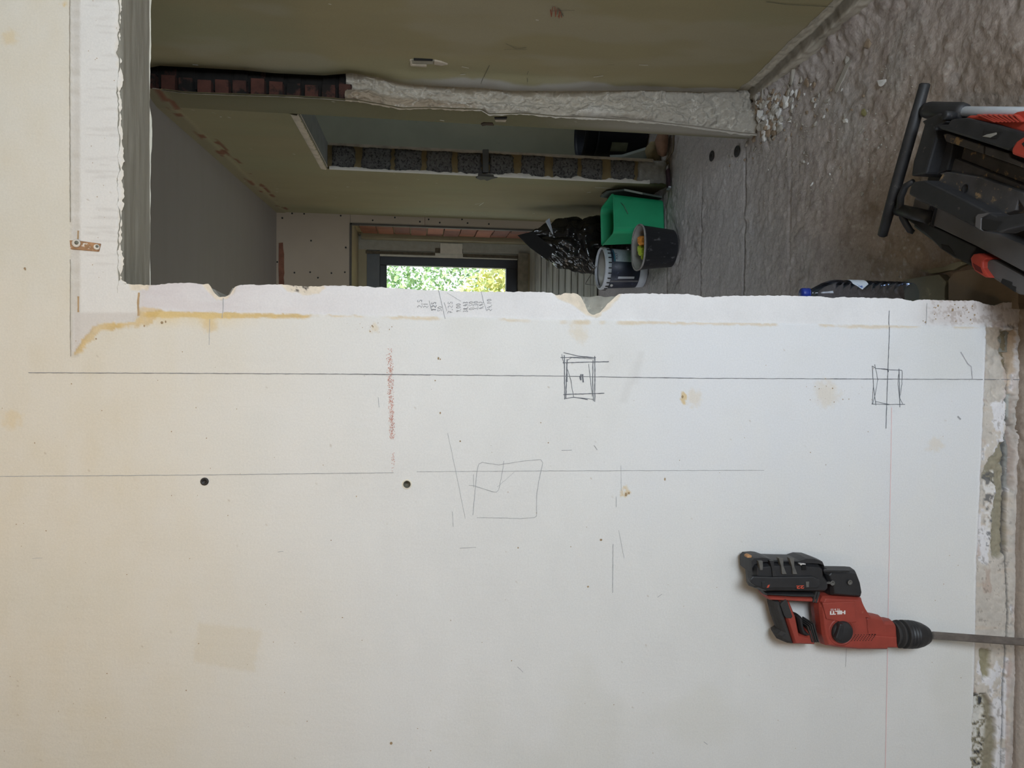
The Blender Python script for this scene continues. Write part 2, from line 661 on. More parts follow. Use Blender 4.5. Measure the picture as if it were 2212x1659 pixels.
    patch([(2178, 850), (2210, 868), (2212, 920), (2196, 940), (2184, 960), (2176, 905)], lin(170, 170, 164), 0.008, 14)
    patch([(2178, 900), (2200, 930), (2192, 985), (2188, 1060), (2177, 1060), (2176, 960)], lin(142, 142, 138), 0.012, 16)
    patch([(2168, 955), (2178, 940), (2177, 1010), (2174, 1190), (2170, 1198), (2148, 1208), (2143, 1196), (2146, 1110), (2156, 1050), (2134, 1030), (2122, 1034), (2124, 1018)],
          lin(154, 146, 126), 0.013, 9)
    sp = poly_sd(px, py, [(2122, 1022), (2160, 1016), (2152, 1110), (2144, 1195), (2128, 1180), (2124, 1080)])
    c = mixc(c, lin(224, 220, 216), sstep(3, -6, sp) * sstep(0.5, 0.56, n3))
    c = mixc(c, lin(96, 96, 98), sstep(3, -6, sp) * sstep(0.40, 0.36, n3) * .8)
    patch([(2116, 1402), (2142, 1404), (2140, 1436), (2140, 1462), (2128, 1466), (2120, 1436)], lin(156, 148, 122), 0.008, 8)
    patch([(2130, 1498), (2150, 1530), (2146, 1548), (2156, 1558), (2150, 1660), (2150, 1800), (2096, 1800), (2100, 1600), (2106, 1500)], lin(150, 142, 122), 0.012, 10)
    sp = poly_sd(px, py, [(2104, 1500), (2130, 1498), (2140, 1560), (2130, 1660), (2130, 1800), (2098, 1800)])
    c = mixc(c, lin(216, 212, 204), sstep(4, -6, sp) * sstep(0.49, 0.55, n3))
    c = mixc(c, lin(70, 70, 72), sstep(3, -6, sp) * sstep(0.40, 0.36, n3))
    # crack where the wall meets the screed
    xc = np.interp(py, [700, 800, 900, 960, 1200, 1330, 1480, 1659], [2199, 2180, 2177, 2177, 2174, 2180, 2168, 2164]) + 5 * (n2 - .5)
    k = sstep(0.42, 0.5, fbm(py / 60, py * 0 + 1.7, 2)) * sstep(780, 800, py)
    cr = sstep(2.6, 1.0, np.abs(px - xc)) * k
    c = mixc(c, lin(82, 80, 78), cr * .85)
    d = d + cr * 0.008
    br = sstep(9, 4, np.abs(px - xc - 11 - 6 * n3)) * sstep(0.45, 0.6, n2)
    c = mixc(c, lin(176, 150, 136), br * 0.6 * sstep(780, 840, py))
    rt = sstep(8, 16, px - xc)
    c = mixc(c, lin(196, 188, 180) * (.8 + .4 * n4)[..., None], rt * .7)
    d = d - rt * 0.006 * n2 + sstep(2150, 2200, px) * 0.004 * (n3 - .5)
    # little dents and dirt
    dn = sstep(0.80, 0.86, n3) * sstep(0.62, 0.7, n2)
    c = mixc(c, lin(168, 150, 126), dn * 0.55)
    return np.clip(c, 0, 1), d


wallmat = painted('old_plaster_paint', 0.82, 0.05, 260, 0.0005, 140)
zr = np.concatenate([np.arange(-0.02, 0.16, 0.0022), np.arange(0.16, 2.37, 0.0034), np.linspace(2.375, ZC + 0.02, 10)])
xl = np.concatenate([np.linspace(-2.42, -1.06, 12)[:-1], np.arange(-1.06, 0.10, 0.0034)])
ts = np.linspace(0, 1, 30)[1:]
ex = jamb_x(zr)
XX = np.concatenate([np.repeat(xl[None], len(zr), 0), xl[-1] + ts[None] * (ex[:, None] - xl[-1])], 1)
ZZ = np.repeat(zr[:, None], XX.shape[1], 1)
cc, dd = wall_paint(XX, ZZ)
wall_front = struct(grid('wall_front', np.stack([XX, YW + dd, ZZ], -1), wallmat, cc))
tag(wall_front, 'cream plastered wall with pencil sketches and a rough opening cut through it')
# plaster thickness along the jamb
jr = np.stack([np.stack([ex, YW + dd[:, -1], zr], -1), np.stack([ex - 0.002, np.full_like(ex, YW + 0.016), zr], -1)], 1)
cj = np.repeat((np.array([0.70, 0.66, 0.58]) * (0.8 + 0.3 * fbm(zr * 90, zr * 0, 3))[:, None])[:, None], 2, 1)
grid('plaster_edge', jr, wallmat, cj, wall_front)
# plaster over the opening
xt = np.concatenate([np.arange(XTOP, 0.95, 0.0034), np.linspace(0.96, 2.42, 12)])
lz = lint_z(xt)
tt = np.linspace(0, 1, 130)
ZZ2 = lz[None] + tt[:, None] * (ZC + 0.02 - lz[None])
XX2 = np.repeat(xt[None], len(tt), 0)
cc2, dd2 = wall_paint(XX2, ZZ2)
rag = sstep(0.010, 0.0, ZZ2 - lz[None])
dd2 = dd2 + rag * 0.004
cc2 = mixc(cc2, lin(226, 216, 200), rag * .7)
grid('lintel_plaster', np.stack([XX2, YW + dd2, ZZ2], -1), wallmat, cc2, wall_front)
# masonry core: jamb and soffit
coremat = plain('grey_block_core', lin(150, 148, 138), 0.9, var=0.22, scale=30, bump=0.002, spots=tuple(lin(196, 190, 176)), spot_scale=40, spot_thr=.6)
zc_ = np.linspace(0, ZL + 0.006, 500)
cx = core_x(zc_)
rough = (fbm(zc_ * 60, zc_ * 0 + 2, 4) - .5) * 0.006
cols = [np.stack([cx - 0.12, np.full_like(cx, YW + 0.016), zc_], -1),
        np.stack([cx - 0.03 + rough, YW + 0.016 + np.abs(rough), zc_], -1),
        np.stack([cx + rough, np.full_like(cx, YW + 0.020), zc_], -1),
        np.stack([cx + rough, np.full_like(cx, YW + 0.06), zc_], -1),
        np.stack([cx - rough, np.full_like(cx, YB - 0.03), zc_], -1),
        np.stack([cx - 0.001, np.full_like(cx, YB), zc_], -1),
        np.stack([cx * 0 - 2.42, np.full_like(cx, YB), zc_], -1)]
o = grid('jamb_core', np.stack(cols, 1), coremat, None, wall_front)
soffmat = plain('grey_soffit_render', lin(158, 152, 138), 0.9, var=0.10, scale=14, bump=0.0015, stretch=(0.5, 6, 1))
xs_ = np.concatenate([np.arange(XTOP - 0.02, 1.0, 0.006), np.linspace(1.02, 2.42, 8)])
ys_ = np.linspace(YW + 0.003, YB, 30)
SX, SY = np.meshgrid(xs_, ys_)
SZ = ZL + 0.002 + (fbm(SX * 10, SY * 60, 4) - .5) * 0.004 + 0.010 * sstep(0.012, 0, SY - YW - .003) * fbm(SX * 60, SY * 0, 3)
grid('soffit_render', np.stack([SX, SY, SZ], -1), soffmat, None, wall_front)
box('lintel_core', (XTOP - 0.02, YW + 0.02, ZL + 0.016), (2.42, YB - 0.002, ZC), coremat, wall_front)
wl_ = np.stack([np.stack([xs_, np.full_like(xs_, YB + 0.001), ZL + 0.003 - 0.008 * fbm(xs_ * 16, xs_ * 0 + 5, 4)], -1),
                np.stack([xs_, np.full_like(xs_, YB + 0.004), ZL + 0.03 + xs_ * 0], -1)], 0)
grid('plaster_lip', wl_, plain('white_plaster', lin(226, 218, 200), .9, var=.08), None, wall_front)
box('wall_return', (1.24, YW + 0.004, 0), (2.42, YB, ZL + 0.02), coremat, wall_front)

# =================================================================== ROOM SHELL
dullwhite = plain('room_plaster', (0.52, 0.49, 0.43), 0.9, var=.05, scale=3)
fm = plain('ceiling_render', lin(138, 133, 128), 0.92, var=0.025, scale=2.5, bump=0.0006, stretch=(1, 6, 1))
ceiling = struct(box('ceiling', (-2.8, -1.6, ZC), (3.4, 6.9, ZC + 0.2), fm))
wl0 = struct(box('wall_left', (-2.6, -1.6, 0), (-2.42, 2.85, ZC), dullwhite))
box('wall_section', (-2.6, 4.55, 0), (-2.42, 6.9, ZC), dullwhite, wl0)
box('wall_section', (-2.6, 2.85, 0), (-2.42, 4.55, 0.8), dullwhite, wl0)
box('wall_section', (-2.6, 2.85, 2.1), (-2.42, 4.55, ZC), dullwhite, wl0)
struct(box('wall_right_1', (2.42, -1.6, 0), (2.6, YB, ZC), dullwhite))
# rear wall with the window that lights the front room
rear = struct(box('wall_rear', (-2.42, -1.5, 0), (0.45, -1.3, ZC), dullwhite))
box('wall_section', (1.45, -1.5, 0), (2.42, -1.3, ZC), dullwhite, rear)
box('wall_section', (0.45, -1.5, 0), (1.45, -1.3, 0.47), dullwhite, rear)
box('wall_section', (0.45, -1.5, 1.63), (1.45, -1.3, ZC), dullwhite, rear)

# ------------------------------------------------------------------ floor
fx = np.concatenate([np.linspace(-2.6, -0.3, 20)[:-1], np.arange(-0.3, 2.0, 0.0075), np.linspace(2.02, 3.4, 8)])
fy = np.concatenate([np.linspace(-1.6, 1.15, 12)[:-1], np.arange(1.15, 4.6, 0.0075), np.arange(4.6, 6.9, 0.03)])
FX, FY = np.meshgrid(fx, fy)
a1 = fbm(FX * 4 + 1, FY * 5.5, 5, 0.6)
a2 = fbm(FX * 20 + 3, FY * 22, 4, 0.62)
a3 = fbm(FX * 60, FY * 70, 3, 0.6)
a4 = fbm(FX * 1.1 + 7, FY * 1.3, 3)
ridge = 1 - np.abs(2 * fbm(FX * 1.6 + 2, FY * 11 + 5, 4) - 1)
FZ = (a1 - .5) * 0.014 + (a2 - .5) * 0.010 + (a3 - .5) * 0.008
FZ = FZ - 0.006 * sstep(.60, .74, fbm(FX * 7 + 11, FY * 6 + 4, 4, .6))
_seam = np.zeros_like(FX)
for yy, dep in ((3.12, .010), (3.62, .006), (2.72, .004), (4.15, .006)):
    ln = np.abs(FY - yy - 0.02 * (fbm(FX * 2, FX * 0 + yy, 3) - .5))
    FZ -= dep * sstep(0.012, 0.004, ln)
    _seam = np.maximum(_seam, sstep(0.010, 0.003, ln) * (FX < 1.0) * (dep > .005))
FZ -= 0.006
# mound of dust and plaster crumbs at the foot of the broken wall corner
mx, my = FX - 1.14, FY - 2.93
FZ += 0.055 * np.exp(-(mx ** 2 / 0.018 + (my + .04) ** 2 / 0.016)) * (0.5 + 1.0 * a2)
FZ += 0.03 * sstep(0.10, 0.0, np.abs(FX - xnear(FY) + 0.02)) * (FY < 2.95) * (FX < xnear(FY)) * (0.4 + a2)
BRN = lin(170, 159, 152)
fc = BRN * (0.74 + 0.22 * a1 + 0.34 * a4)[..., None]
fc = mixc(fc, lin(118, 104, 96), sstep(.52, .68, a2) * .5)
fc = mixc(fc, lin(176, 172, 168), sstep(.60, .72, a1 * .5 + a4 * .5) * .6)
fc = mixc(fc, lin(132, 112, 84), sstep(1.05, 0.2, np.hypot(FX - 0.25, (FY - 1.85) * 1.3)) * .55 * (0.5 + a1))
fc = mixc(fc, lin(192, 190, 190) * (.8 + .4 * a2)[..., None], sstep(2.1, 3.2, FY) * .5)  # far floor colour raised where less light reaches
fc = mixc(fc, lin(210, 205, 198), sstep(.70, .76, a3) * .35 * (FY < 3.6))
fc = mixc(fc, lin(84, 76, 70), _seam * .7)
fc = mixc(fc, lin(206, 196, 186) * (.8 + .4 * a2)[..., None], sstep(1.62, 1.55, FY) * sstep(.16, .05, FX + .1 * (a1 - .5)) * .85)
floormat = painted('rough_screed', 0.85, 0.16, 110, 0.006, 60, 0.35)
floor = struct(grid('floor', np.stack([FX, FY, FZ], -1), floormat, fc))
tag(floor, 'rough brown screed floor strewn with plaster crumbs')
stonemat = plain('threshold_stone', lin(132, 126, 104), .9, var=.15, scale=9, bump=.003, spots=tuple(lin(168, 158, 126)), spot_scale=22, spot_thr=.6)
stonemat2 = plain('threshold_stone_brown', lin(128, 112, 92), .9, var=.15, scale=9, bump=.003)
for pts, zt, mt in (([(1950, 606), (2000, 596), (2030, 594), (2044, 608), (2040, 640), (2046, 662), (1940, 662)], 0.016, stonemat),
                    ([(2048, 606), (2062, 588), (2100, 580), (2150, 586), (2200, 610), (2200, 668), (2050, 662), (2045, 640)], 0.014, stonemat2),
                    ([(1985, 585), (2040, 575), (2075, 562), (2090, 568), (2060, 582), (2030, 590), (1995, 593)], 0.006, stonemat),
                    ([(1965, 664), (2046, 668), (2046, 690), (1960, 690)], 0.014, stonemat)):
    prismZ('threshold_stone', dense(pts, 14, 1.6)[:-1], zt, -0.02, mt, floor, 0.002)

# ------------------------------------------------------------------ right wall beside the opening
olmat = painted('olive_plaster', 0.86, 0.05, 200, 0.0006, 60)
ny = np.linspace(YW, YS, 150)
nz = np.concatenate([np.arange(-0.01, 0.22, 0.004), np.linspace(0.222, ZC + .01, 260)])
NY, NZ = np.meshgrid(ny, nz)
NX = xnear(NY, NZ)
ppx, ppy = to_px(np.stack([NX, NY, NZ], -1))
m1, m2, m3 = fbm(NY * 3, NZ * 1.2, 4), fbm(NY * 12, NZ * 3, 4), fbm(NY * 70, NZ * 70, 4, .6)
OLB = lin(152, 141, 108)
nc = OLB * (0.88 + .14 * m1 + .12 * m2)[..., None]
nc = mixc(nc, lin(136, 142, 114), sstep(.48, .70, m1) * .3)
nc = mixc(nc, lin(178, 172, 160), sstep(.62, .74, fbm(NY * 4 + 5, NZ * 1.5, 4)) * .2)
# smeared grey plaster beside the chase and torn plaster at the foot
ed = YS - 0.02 - 0.09 * fbm(NZ * 5, NZ * 0 + 3, 4) * sstep(1.75, 1.2, NZ)
nc = mixc(nc, lin(172, 168, 162), sstep(0, .02, NY - ed) * sstep(1.7, 1.3, NZ) * .85)
zt_ = 0.135 + 0.02 * (fbm(NY * 14, NY * 0, 4) - .5) - 0.02 * (YS - NY)
tb = sstep(.004, -.004, NZ - zt_)
nc = mixc(nc, lin(184, 176, 160) * (0.65 + .7 * m3)[..., None], tb)
lg = sstep(.008, -.004, NZ - 0.062 - .02 * (m2 - .5))
nc = mixc(nc, lin(176, 168, 154) * (0.8 + .4 * m2)[..., None], lg)
dk = sstep(.012, .004, np.abs(NZ - 0.068 - .02 * (m2 - .5)))
nc = mixc(nc, lin(96, 88, 76), dk * .8)
nd = tb * (0.012 + .012 * (m3 - .5)) - lg * (0.022 + .02 * m2)
wall_right = struct(grid('wall_right', np.stack([NX + nd, NY, NZ], -1)[:, ::-1], olmat, nc[:, ::-1]))
tag(wall_right, 'olive plastered side wall with torn plaster along its foot')

# ------------------------------------------------------------------ broken stub face with chase
SE = [(325, 190), (400, 200), (470, 203), (600, 207), (700, 212), (780, 219), (870, 235), (920, 234), (1040, 238), (1055, 248),
      (1130, 246), (1200, 252), (1290, 256), (1400, 263), (1500, 274), (1600, 288), (1750, 300)]
se = np.array([onY(x, y, YS) for x, y in SE])
xsf = lambda z: np.interp(z, se[::-1, 2], se[::-1, 0])
Z_BR = onY(800, 190, YS)[2]
tz = np.arange(-0.01, Z_BR + 0.10, 0.0034)
tu = np.linspace(-0.04, 1.10, 80)
TU, TZ = np.meshgrid(tu, tz)
TX = xsf(TZ) + TU * (xn(TZ) - xsf(TZ)) + (fbm(TU * 5, TZ * 40, 3) - .5) * .01
q1 = fbm(TU * 1.2 + 3, TZ * 7, 5, .55)
q2 = np.abs(2 * fbm(TU * 2.0, TZ * 12 + 5, 4, .55) - 1)
q3 = fbm(TX * 60, TZ * 90, 4, .6)
terr = np.floor(fbm(TU * 1.0 + 9 + .10 * q3, TZ * 5 + 1 + .22 * q3, 4, .55) * 6) / 6
low = sstep(0.75, 0.25, TZ)
fill = sstep(0, .12, TU) * sstep(1.18, .95, TU)
DY = 0.045 * (1 - low) * sstep(0.1, 0.75, TU) * fill + (0.5 - terr) * 0.050 * fill + (q1 - .5) * 0.060 * fill - (1 - q2) ** 4 * .022 * fill + (q3 - .5) * .007
tc = lin(176, 168, 154) * (0.78 + .3 * q1 + .2 * q3)[..., None]
tc = mixc(tc, lin(204, 200, 192), sstep(.55, .7, fbm(TU * 1.5, TZ * 4 + 2, 3)) * sstep(.62, .45, TU) * .8 * sstep(.55, .9, TZ) * sstep(1.5, 1.2, TZ))
tc = mixc(tc, lin(150, 130, 104), sstep(1.2, 1.32, TZ) * sstep(.62, .35, TU) * .6)
tc = mixc(tc, lin(128, 74, 56), sstep(.66, .70, fbm(TU * 2, TZ * 8, 3)) * sstep(1.3, 1.42, TZ) * sstep(.4, .1, TU))
tc = mixc(tc, lin(150, 145, 137), low * .6)
gx_ = np.abs(np.gradient(terr, axis=0)) + np.abs(np.gradient(terr, axis=1))
tc = mixc(tc, lin(222, 216, 204), np.clip(gx_ * 12, 0, 1) * (.15 + .45 * q1) * fill)
tc = mixc(tc, lin(112, 104, 92), sstep(.60, .68, q2 * .5 + q1 * .5) * .5)
stub = struct(grid('wall_stub', np.stack([TX, YS + DY, TZ], -1)[:, ::-1], painted('torn_plaster', .85, .1, 160, .0015, 90), tc[:, ::-1]))
tag(stub, 'broken end of a removed wall with torn plaster and bare brick chase')
chase_shade = plain('chase_shade', lin(30, 27, 24), 1.0, var=.4, scale=18, bump=.003)  # near-black here and in the brick spots is recess shade put into colour
brick_a = plain('shaded_brick', lin(74, 46, 38), .95, var=.3, scale=25, bump=.003, spots=tuple(lin(26, 23, 20)), spot_scale=11, spot_thr=.44)
brick_b = plain('red_brick', lin(86, 52, 42), .95, var=.3, scale=18, bump=.003, spots=tuple(lin(34, 28, 24)), spot_scale=9, spot_thr=.55)
zb = Z_BR + 0.075
k = 0
while zb < ZC - 0.03:
    h = 0.062
    x0, x1 = float(max(xsf(zb), xsf(zb + .06))) + 0.004, float(xn(zb + .03)) + 0.05
    xm = x0 + (x1 - x0) * random.uniform(.42, .52)
    yo = YS + 0.024 + random.uniform(-.004, .006)
    box('brick', (x0, yo, zb), (xm, yo + .06, zb + h - .010), brick_b if k % 3 else brick_a, stub, 0.003)
    box('brick', (xm + .006, yo + .035, zb + .002), (x1, yo + .10, zb + h - .008), chase_shade if k % 5 else brick_a, stub, 0.004)
    zb += h + random.uniform(.004, .010)
    k += 1
box('chase_back', (float(xsf(2.0)) + .03, YS + .065, Z_BR - .1), (float(xn(2.0)) + .12, YS + .12, ZC), chase_shade, stub)
# thin rendered edge beside the bricks
er = [[], []]
for z in np.arange(Z_BR - .03, ZC - .02, .012):
    x = float(xsf(z))
    w = .001 + .007 * float(fbm(np.array([z * 22]), np.array([4.4]), 3)[0]) * (1 if 1.75 < z else .6)
    er[0].append((x - .004, YS + .001, z))
    er[1].append((x + w, YS + .010 + .004 * random.random(), z))
grid('plaster_edge', np.array(er).transpose(1, 0, 2), plain('cream_edge', lin(178, 166, 148), .9, var=.2), None, stub)

# ------------------------------------------------------------------ far side wall with the doorway
def side_patch(name, y0, y1, z0, z1, sy, sz, parent=None, edge=None):
    gy = np.linspace(y0, y1, sy)
    gz = np.linspace(z0, z1, sz)
    GY, GZ = np.meshgrid(gy, gz)
    GX = xfar(GY)
    if edge:
        GX = GX + (xsf(GZ) - xfar(YS)) * sstep(1, 0, (GY - YS) / (YD0 - YS))
    u1, u2, u3 = fbm(GY * 2 + 9, GZ * 1.1, 4), fbm(GY * 9, GZ * 3, 4), fbm(GY * 40, GZ * 40, 3)
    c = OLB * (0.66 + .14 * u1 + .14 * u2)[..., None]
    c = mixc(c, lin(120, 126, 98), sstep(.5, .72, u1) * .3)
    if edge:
        c = c * .72  # pier colour darkened against the front light it catches
    # torn strip under the ceiling with brown scars
    t = sstep(ZC - .075, ZC - .06, GZ + .02 * (u2 - .5))
    c = mixc(c, lin(126, 116, 92), t * .7)
    c = mixc(c, lin(112, 76, 56), sstep(.56, .62, fbm(GY * 6, GZ * 20, 3)) * sstep(ZC - .12, ZC - .10, GZ) * sstep(ZC - .03, ZC - .05, GZ))
    c = mixc(c, lin(176, 170, 162), sstep(1.1, .4, GZ) * sstep(3.12, 3.02, GY) * .8)
    c = mixc(c, lin(210, 204, 190), sstep(.86, .9, u3) * .5)
    d = -t * .006 + (u1 - .5) * .006
    return grid(name, np.stack([GX + d, GY, GZ], -1)[:, ::-1], olmat, c[:, ::-1], parent)


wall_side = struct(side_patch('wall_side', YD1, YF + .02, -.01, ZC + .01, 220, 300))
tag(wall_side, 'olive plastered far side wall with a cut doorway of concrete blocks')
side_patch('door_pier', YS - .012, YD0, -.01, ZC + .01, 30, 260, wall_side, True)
side_patch('door_head', YD0, YD1, ZDOOR, ZC + .01, 90, 70, wall_side)
TH = 0.145
dark_soff = plain('door_soffit', lin(110, 114, 112), .9, var=.1)
raw('door_soffit', [(xfar(YD0), YD0, ZDOOR), (xfar(YD1), YD1, ZDOOR), (xfar(YD1) + TH, YD1, ZDOOR), (xfar(YD0) + TH, YD0, ZDOOR)], [(0, 1, 2, 3)], dark_soff, wall_side)
box('pier_core', (xfar(YS) + .11, YS + .13, 0), (xfar(YS) + TH, YD0 - .004, ZC), coremat, wall_side)
box('head_core', (xfar(YD1) + .006, YD0, ZDOOR + .004), (xfar(YD0) + TH, YD1, ZC), coremat, wall_side)
mortar = plain('sandy_mortar', lin(150, 132, 96), .95, var=.18, scale=18, bump=.003)
box('reveal_mortar', (xfar(YD1) + .016, YD1 + .012, 0), (xfar(YD1) + TH - .006, YD1 + .09, ZC), mortar, wall_side)
blockmat = plain('cinder_block', lin(112, 110, 108), .95, var=.25, scale=55, bump=.004, spots=tuple(lin(58, 57, 56)), spot_scale=90, spot_thr=.52)
blockmat2 = plain('pale_block', lin(150, 148, 142), .95, var=.18, scale=30, bump=.003, spots=tuple(lin(196, 192, 186)), spot_scale=30, spot_thr=.64)
for i, (a, b) in enumerate(((717, 766), (781, 845), (852, 911), (921, 977), (989, 1041), (1057, 1110), (1127, 1177), (1194, 1249), (1257, 1302), (1321, 1372), (1378, 1442))):
    za, zb_ = onY(a, 350, YD1)[2], onY(b, 370, YD1)[2]
    x0, x1 = xfar(YD1) + .004 + random.uniform(0, .004), xfar(YD1) + TH - random.uniform(0, .008)
    bm = bmesh.new()
    bmesh.ops.create_grid(bm, x_segments=14, y_segments=7, size=.5)
    for v in bm.verts:
        e = max(abs(v.co.x), abs(v.co.y)) > .49
        jx, jz = (random.uniform(-.004, .004), random.uniform(-.005, .005))
        v.co = Vector((x0 + (v.co.y + .5) * (x1 - x0) + jx, YD1 - .004 + random.uniform(-.003, .004) + (.016 if e else 0), zb_ + (v.co.x + .5) * (za - zb_) + jz))
    bm_obj('block', bm, blockmat2 if i == 10 else blockmat, wall_side, True)
# white ragged plaster edge on the reveal
rg = []
for z in np.arange(0.12, ZDOOR, .010):
    n = float(fbm(np.array([z * 16]), np.array([2.2]), 4)[0])
    w = .006 + .05 * max(0, n - .42) * (1.0 if z < 1.0 else .45)
    rg.append([(xfar(YD1) - .001, YD1 + .003, z), (xfar(YD1) - .001, YD1 - .007, z), (xfar(YD1) + w + random.uniform(0, .004), YD1 - .0085, z)])
grid('plaster_edge', np.array(rg), plain('white_plaster2', lin(208, 204, 194), .9, var=.08), None, wall_side)
rg = []
for z in np.arange(0.10, ZDOOR, .012):
    w = .010 + .012 * float(fbm(np.array([z * 20]), np.array([7.2]), 4)[0])
    rg.append([(xfar(YD1) + TH - w, YD1 - .006, z), (xfar(YD1) + TH, YD1 - .008, z), (xfar(YD1) + TH + .002, YD1 + .1, z)])
grid('plaster_edge', np.array(rg), plain('cream_edge', lin(178, 166, 148)), None, wall_side)
# ragged render along the door head
rg = []
for y in np.arange(YD0, YD1, .012):
    rg.append([(xfar(y) - .002, y, ZDOOR + .035), (xfar(y) - .006, y, ZDOOR + .006 + random.uniform(0, .008)), (xfar(y) + .012, y, ZDOOR - .002)])
grid('plaster_edge', np.array(rg), plain('cream_edge', lin(178, 166, 148)), None, wall_side)
# conduit chased into the reveal
prismY('conduit', [(1043, 322), (1056, 322), (1056, 372), (1043, 372)], YD1 - .020, YD1 + .01, plain('grey_conduit', lin(92, 92, 90), .8, var=.1), wall_side, .004)

# room beyond the doorway
pale = plain('beyond_plaster', lin(168, 168, 148), .9, var=.08, scale=4, spots=tuple(lin(140, 140, 120)), spot_scale=7, spot_thr=.64)
struct(box('wall_beyond', (1.30, 5.00, 0), (3.4, 5.15, ZC), pale))
struct(box('wall_beyond_front', (1.28, 2.3, 0), (3.4, 2.5, ZC), pale))
wb = struct(box('wall_beyond_right', (3.2, 2.5, 0), (3.4, 5.0, 0.9), pale))
box('wall_section', (3.2, 2.5, 2.1), (3.4, 5.0, ZC), pale, wb)
box('wall_section', (3.2, 2.5, .9), (3.4, 3.3, 2.1), pale, wb)
box('wall_section', (3.2, 4.3, .9), (3.4, 5.0, 2.1), pale, wb)

# ------------------------------------------------------------------ far wall with recess and window
pb = plain('plasterboard', lin(166, 152, 134), .85, var=.04, scale=3)
c0 = onY(757, 484, YF)            # top right corner of the recess (world)
XRV = float(onY(950, 490, YF)[0])
ZRT = float(c0[2])
# depth of the recess from where its inner corner shows
YR = YF
for _ in range(200):
    if onY(950, 522, YR)[0] >= XRV + .03:
        break
    YR += .01
wall_back = struct(box('wall_back', (XRV + .004, YF, 0), (xfar(YF) + .02, YF + .02, float(onY(918, 475, YF)[2]) - .001), pb))
tag(wall_back, 'far wall lined with screwed plasterboard round a deep window recess')
zsm = float(onY(918, 475, YF)[2])
box('plasterboard', (XRV + .004, YF, zsm + .002), (xfar(YF) + .02, YF + .02, ZRT), pb, wall_back)
box('plasterboard', (-2.42, YF, ZRT + .002), (xfar(YF) + .02, YF + .02, ZC), pb, wall_back)
trimm = plain('recess_bead', lin(72, 66, 58), .7, var=.1)
box('corner_bead', (XRV - .008, YF - .004, 0), (XRV + .006, YF + .03, ZRT), trimm, wall_back)
box('corner_bead', (-1.2, YF - .004, ZRT - .010), (XRV + .006, YF + .03, ZRT + .006), trimm, wall_back)
cream = plain('recess_cream', lin(150, 140, 112), .9, var=.1, scale=6)
box('recess_soffit', (-1.2, YF + .02, ZRT), (XRV + .25, YR + .1, ZRT + .1), cream, wall_back)
box('recess_side', (XRV + .075, YF + .02, 0), (XRV + .25, YR + .1, ZRT + .02), mortar, wall_back)
hollow = [plain('clay_%d' % i, c, .92, var=.15, scale=12, bump=.003) for i, c in enumerate((lin(120, 74, 50), lin(136, 86, 60), lin(104, 66, 48)))]
zz = 0.0
row = 0
bh = .140
while zz < ZRT - .06:
    h = min(bh, ZRT - .02 - zz)
    ys = [YF + .03, YF + .03 + (YR - YF) * (.30 if row % 2 else .44), YF + .03 + (YR - YF) * (.66 if row % 2 else .80), YF + (YR - YF) * .88]
    for i in range(3):
        if ys[i + 1] - ys[i] < .03:
            continue
        xo = XRV + .040 + .03 * (ys[i] - YF) / (YR - YF) + random.uniform(-.004, .004)
        box('brick', (xo, ys[i], zz + .004), (xo + .06, ys[i + 1] - .008, zz + h - .006), hollow[(row * 2 + i) % 3], wall_back, .002)
    zz += bh
    row += 1
box('recess_strip', (XRV + .028, YF + (YR - YF) * .88, 0), (XRV + .10, YR, ZRT - .03), cream, wall_back)
# inner wall of the recess with the window in it
FRX = float(onY(950, 556, YR)[0])          # outer right edge of the black frame
FZT, FZB = float(onY(820, 580, YR)[2]), float(onY(1118, 600, YR)[2])
GX1 = float(onY(960, 575, YR)[0])
GZT, GZB = float(onY(835, 600, YR)[2]), float(onY(1094, 605, YR)[2])
WX0 = FRX - 1.35
ZI = float(onY(792, 560, YR)[2])
box('recess_wall', (FRX + .05, YR, 0), (XRV + .10, YR + .12, ZRT), plain('recess_grey', lin(150, 146, 132), .9, var=.1), wall_back)
box('recess_wall', (WX0 - .6, YR, ZI), (FRX + .05, YR + .12, ZRT), cream, wall_back)
box('shutter_box', (WX0, YR + .03, FZT), (FRX + .05, YR + .12, ZI), plain('shutter_grey', lin(96, 100, 100), .7, var=.06), wall_back)
box('frame_lining', (FRX, YR + .02, FZB - .05), (FRX + .05, YR + .12, FZT), plain('lining_white', lin(196, 190, 172), .8, var=.1), wall_back, .003)
# broken plaster edges on the lining
for (xa, ya, xb, yb_) in ((790, 541, 940, 549), (940, 536, 1000, 545), (1000, 548, 1120, 556)):
    a, b = onY(xa, ya, YR - .006), onY(xb, yb_, YR - .006)
    box('broken_edge', (min(a[0], b[0]) - .012, YR - .008, b[2]), (max(a[0], b[0]), YR + .002, a[2]), plain('edge_dark', lin(84, 76, 60), .95, var=.3, scale=40), wall_back, .003)
p = onY(975, 540, YR - .01)
box('switch_plate', p - np.array([.035, 0, .10]), p + np.array([.06, .012, .10]), plain('lining_white', lin(196, 190, 172)), wall_back, .003)
added_ramp_mat = plain('added_ramp', lin(186, 188, 176), .7, var=.22, scale=6, bump=.004, stretch=(.3, 1, 9), spots=tuple(lin(112, 112, 100)), spot_scale=5, spot_thr=.60)
ZS = float(onY(1140, 600, YR)[2])
n_ = 11
RY0 = YF + .10
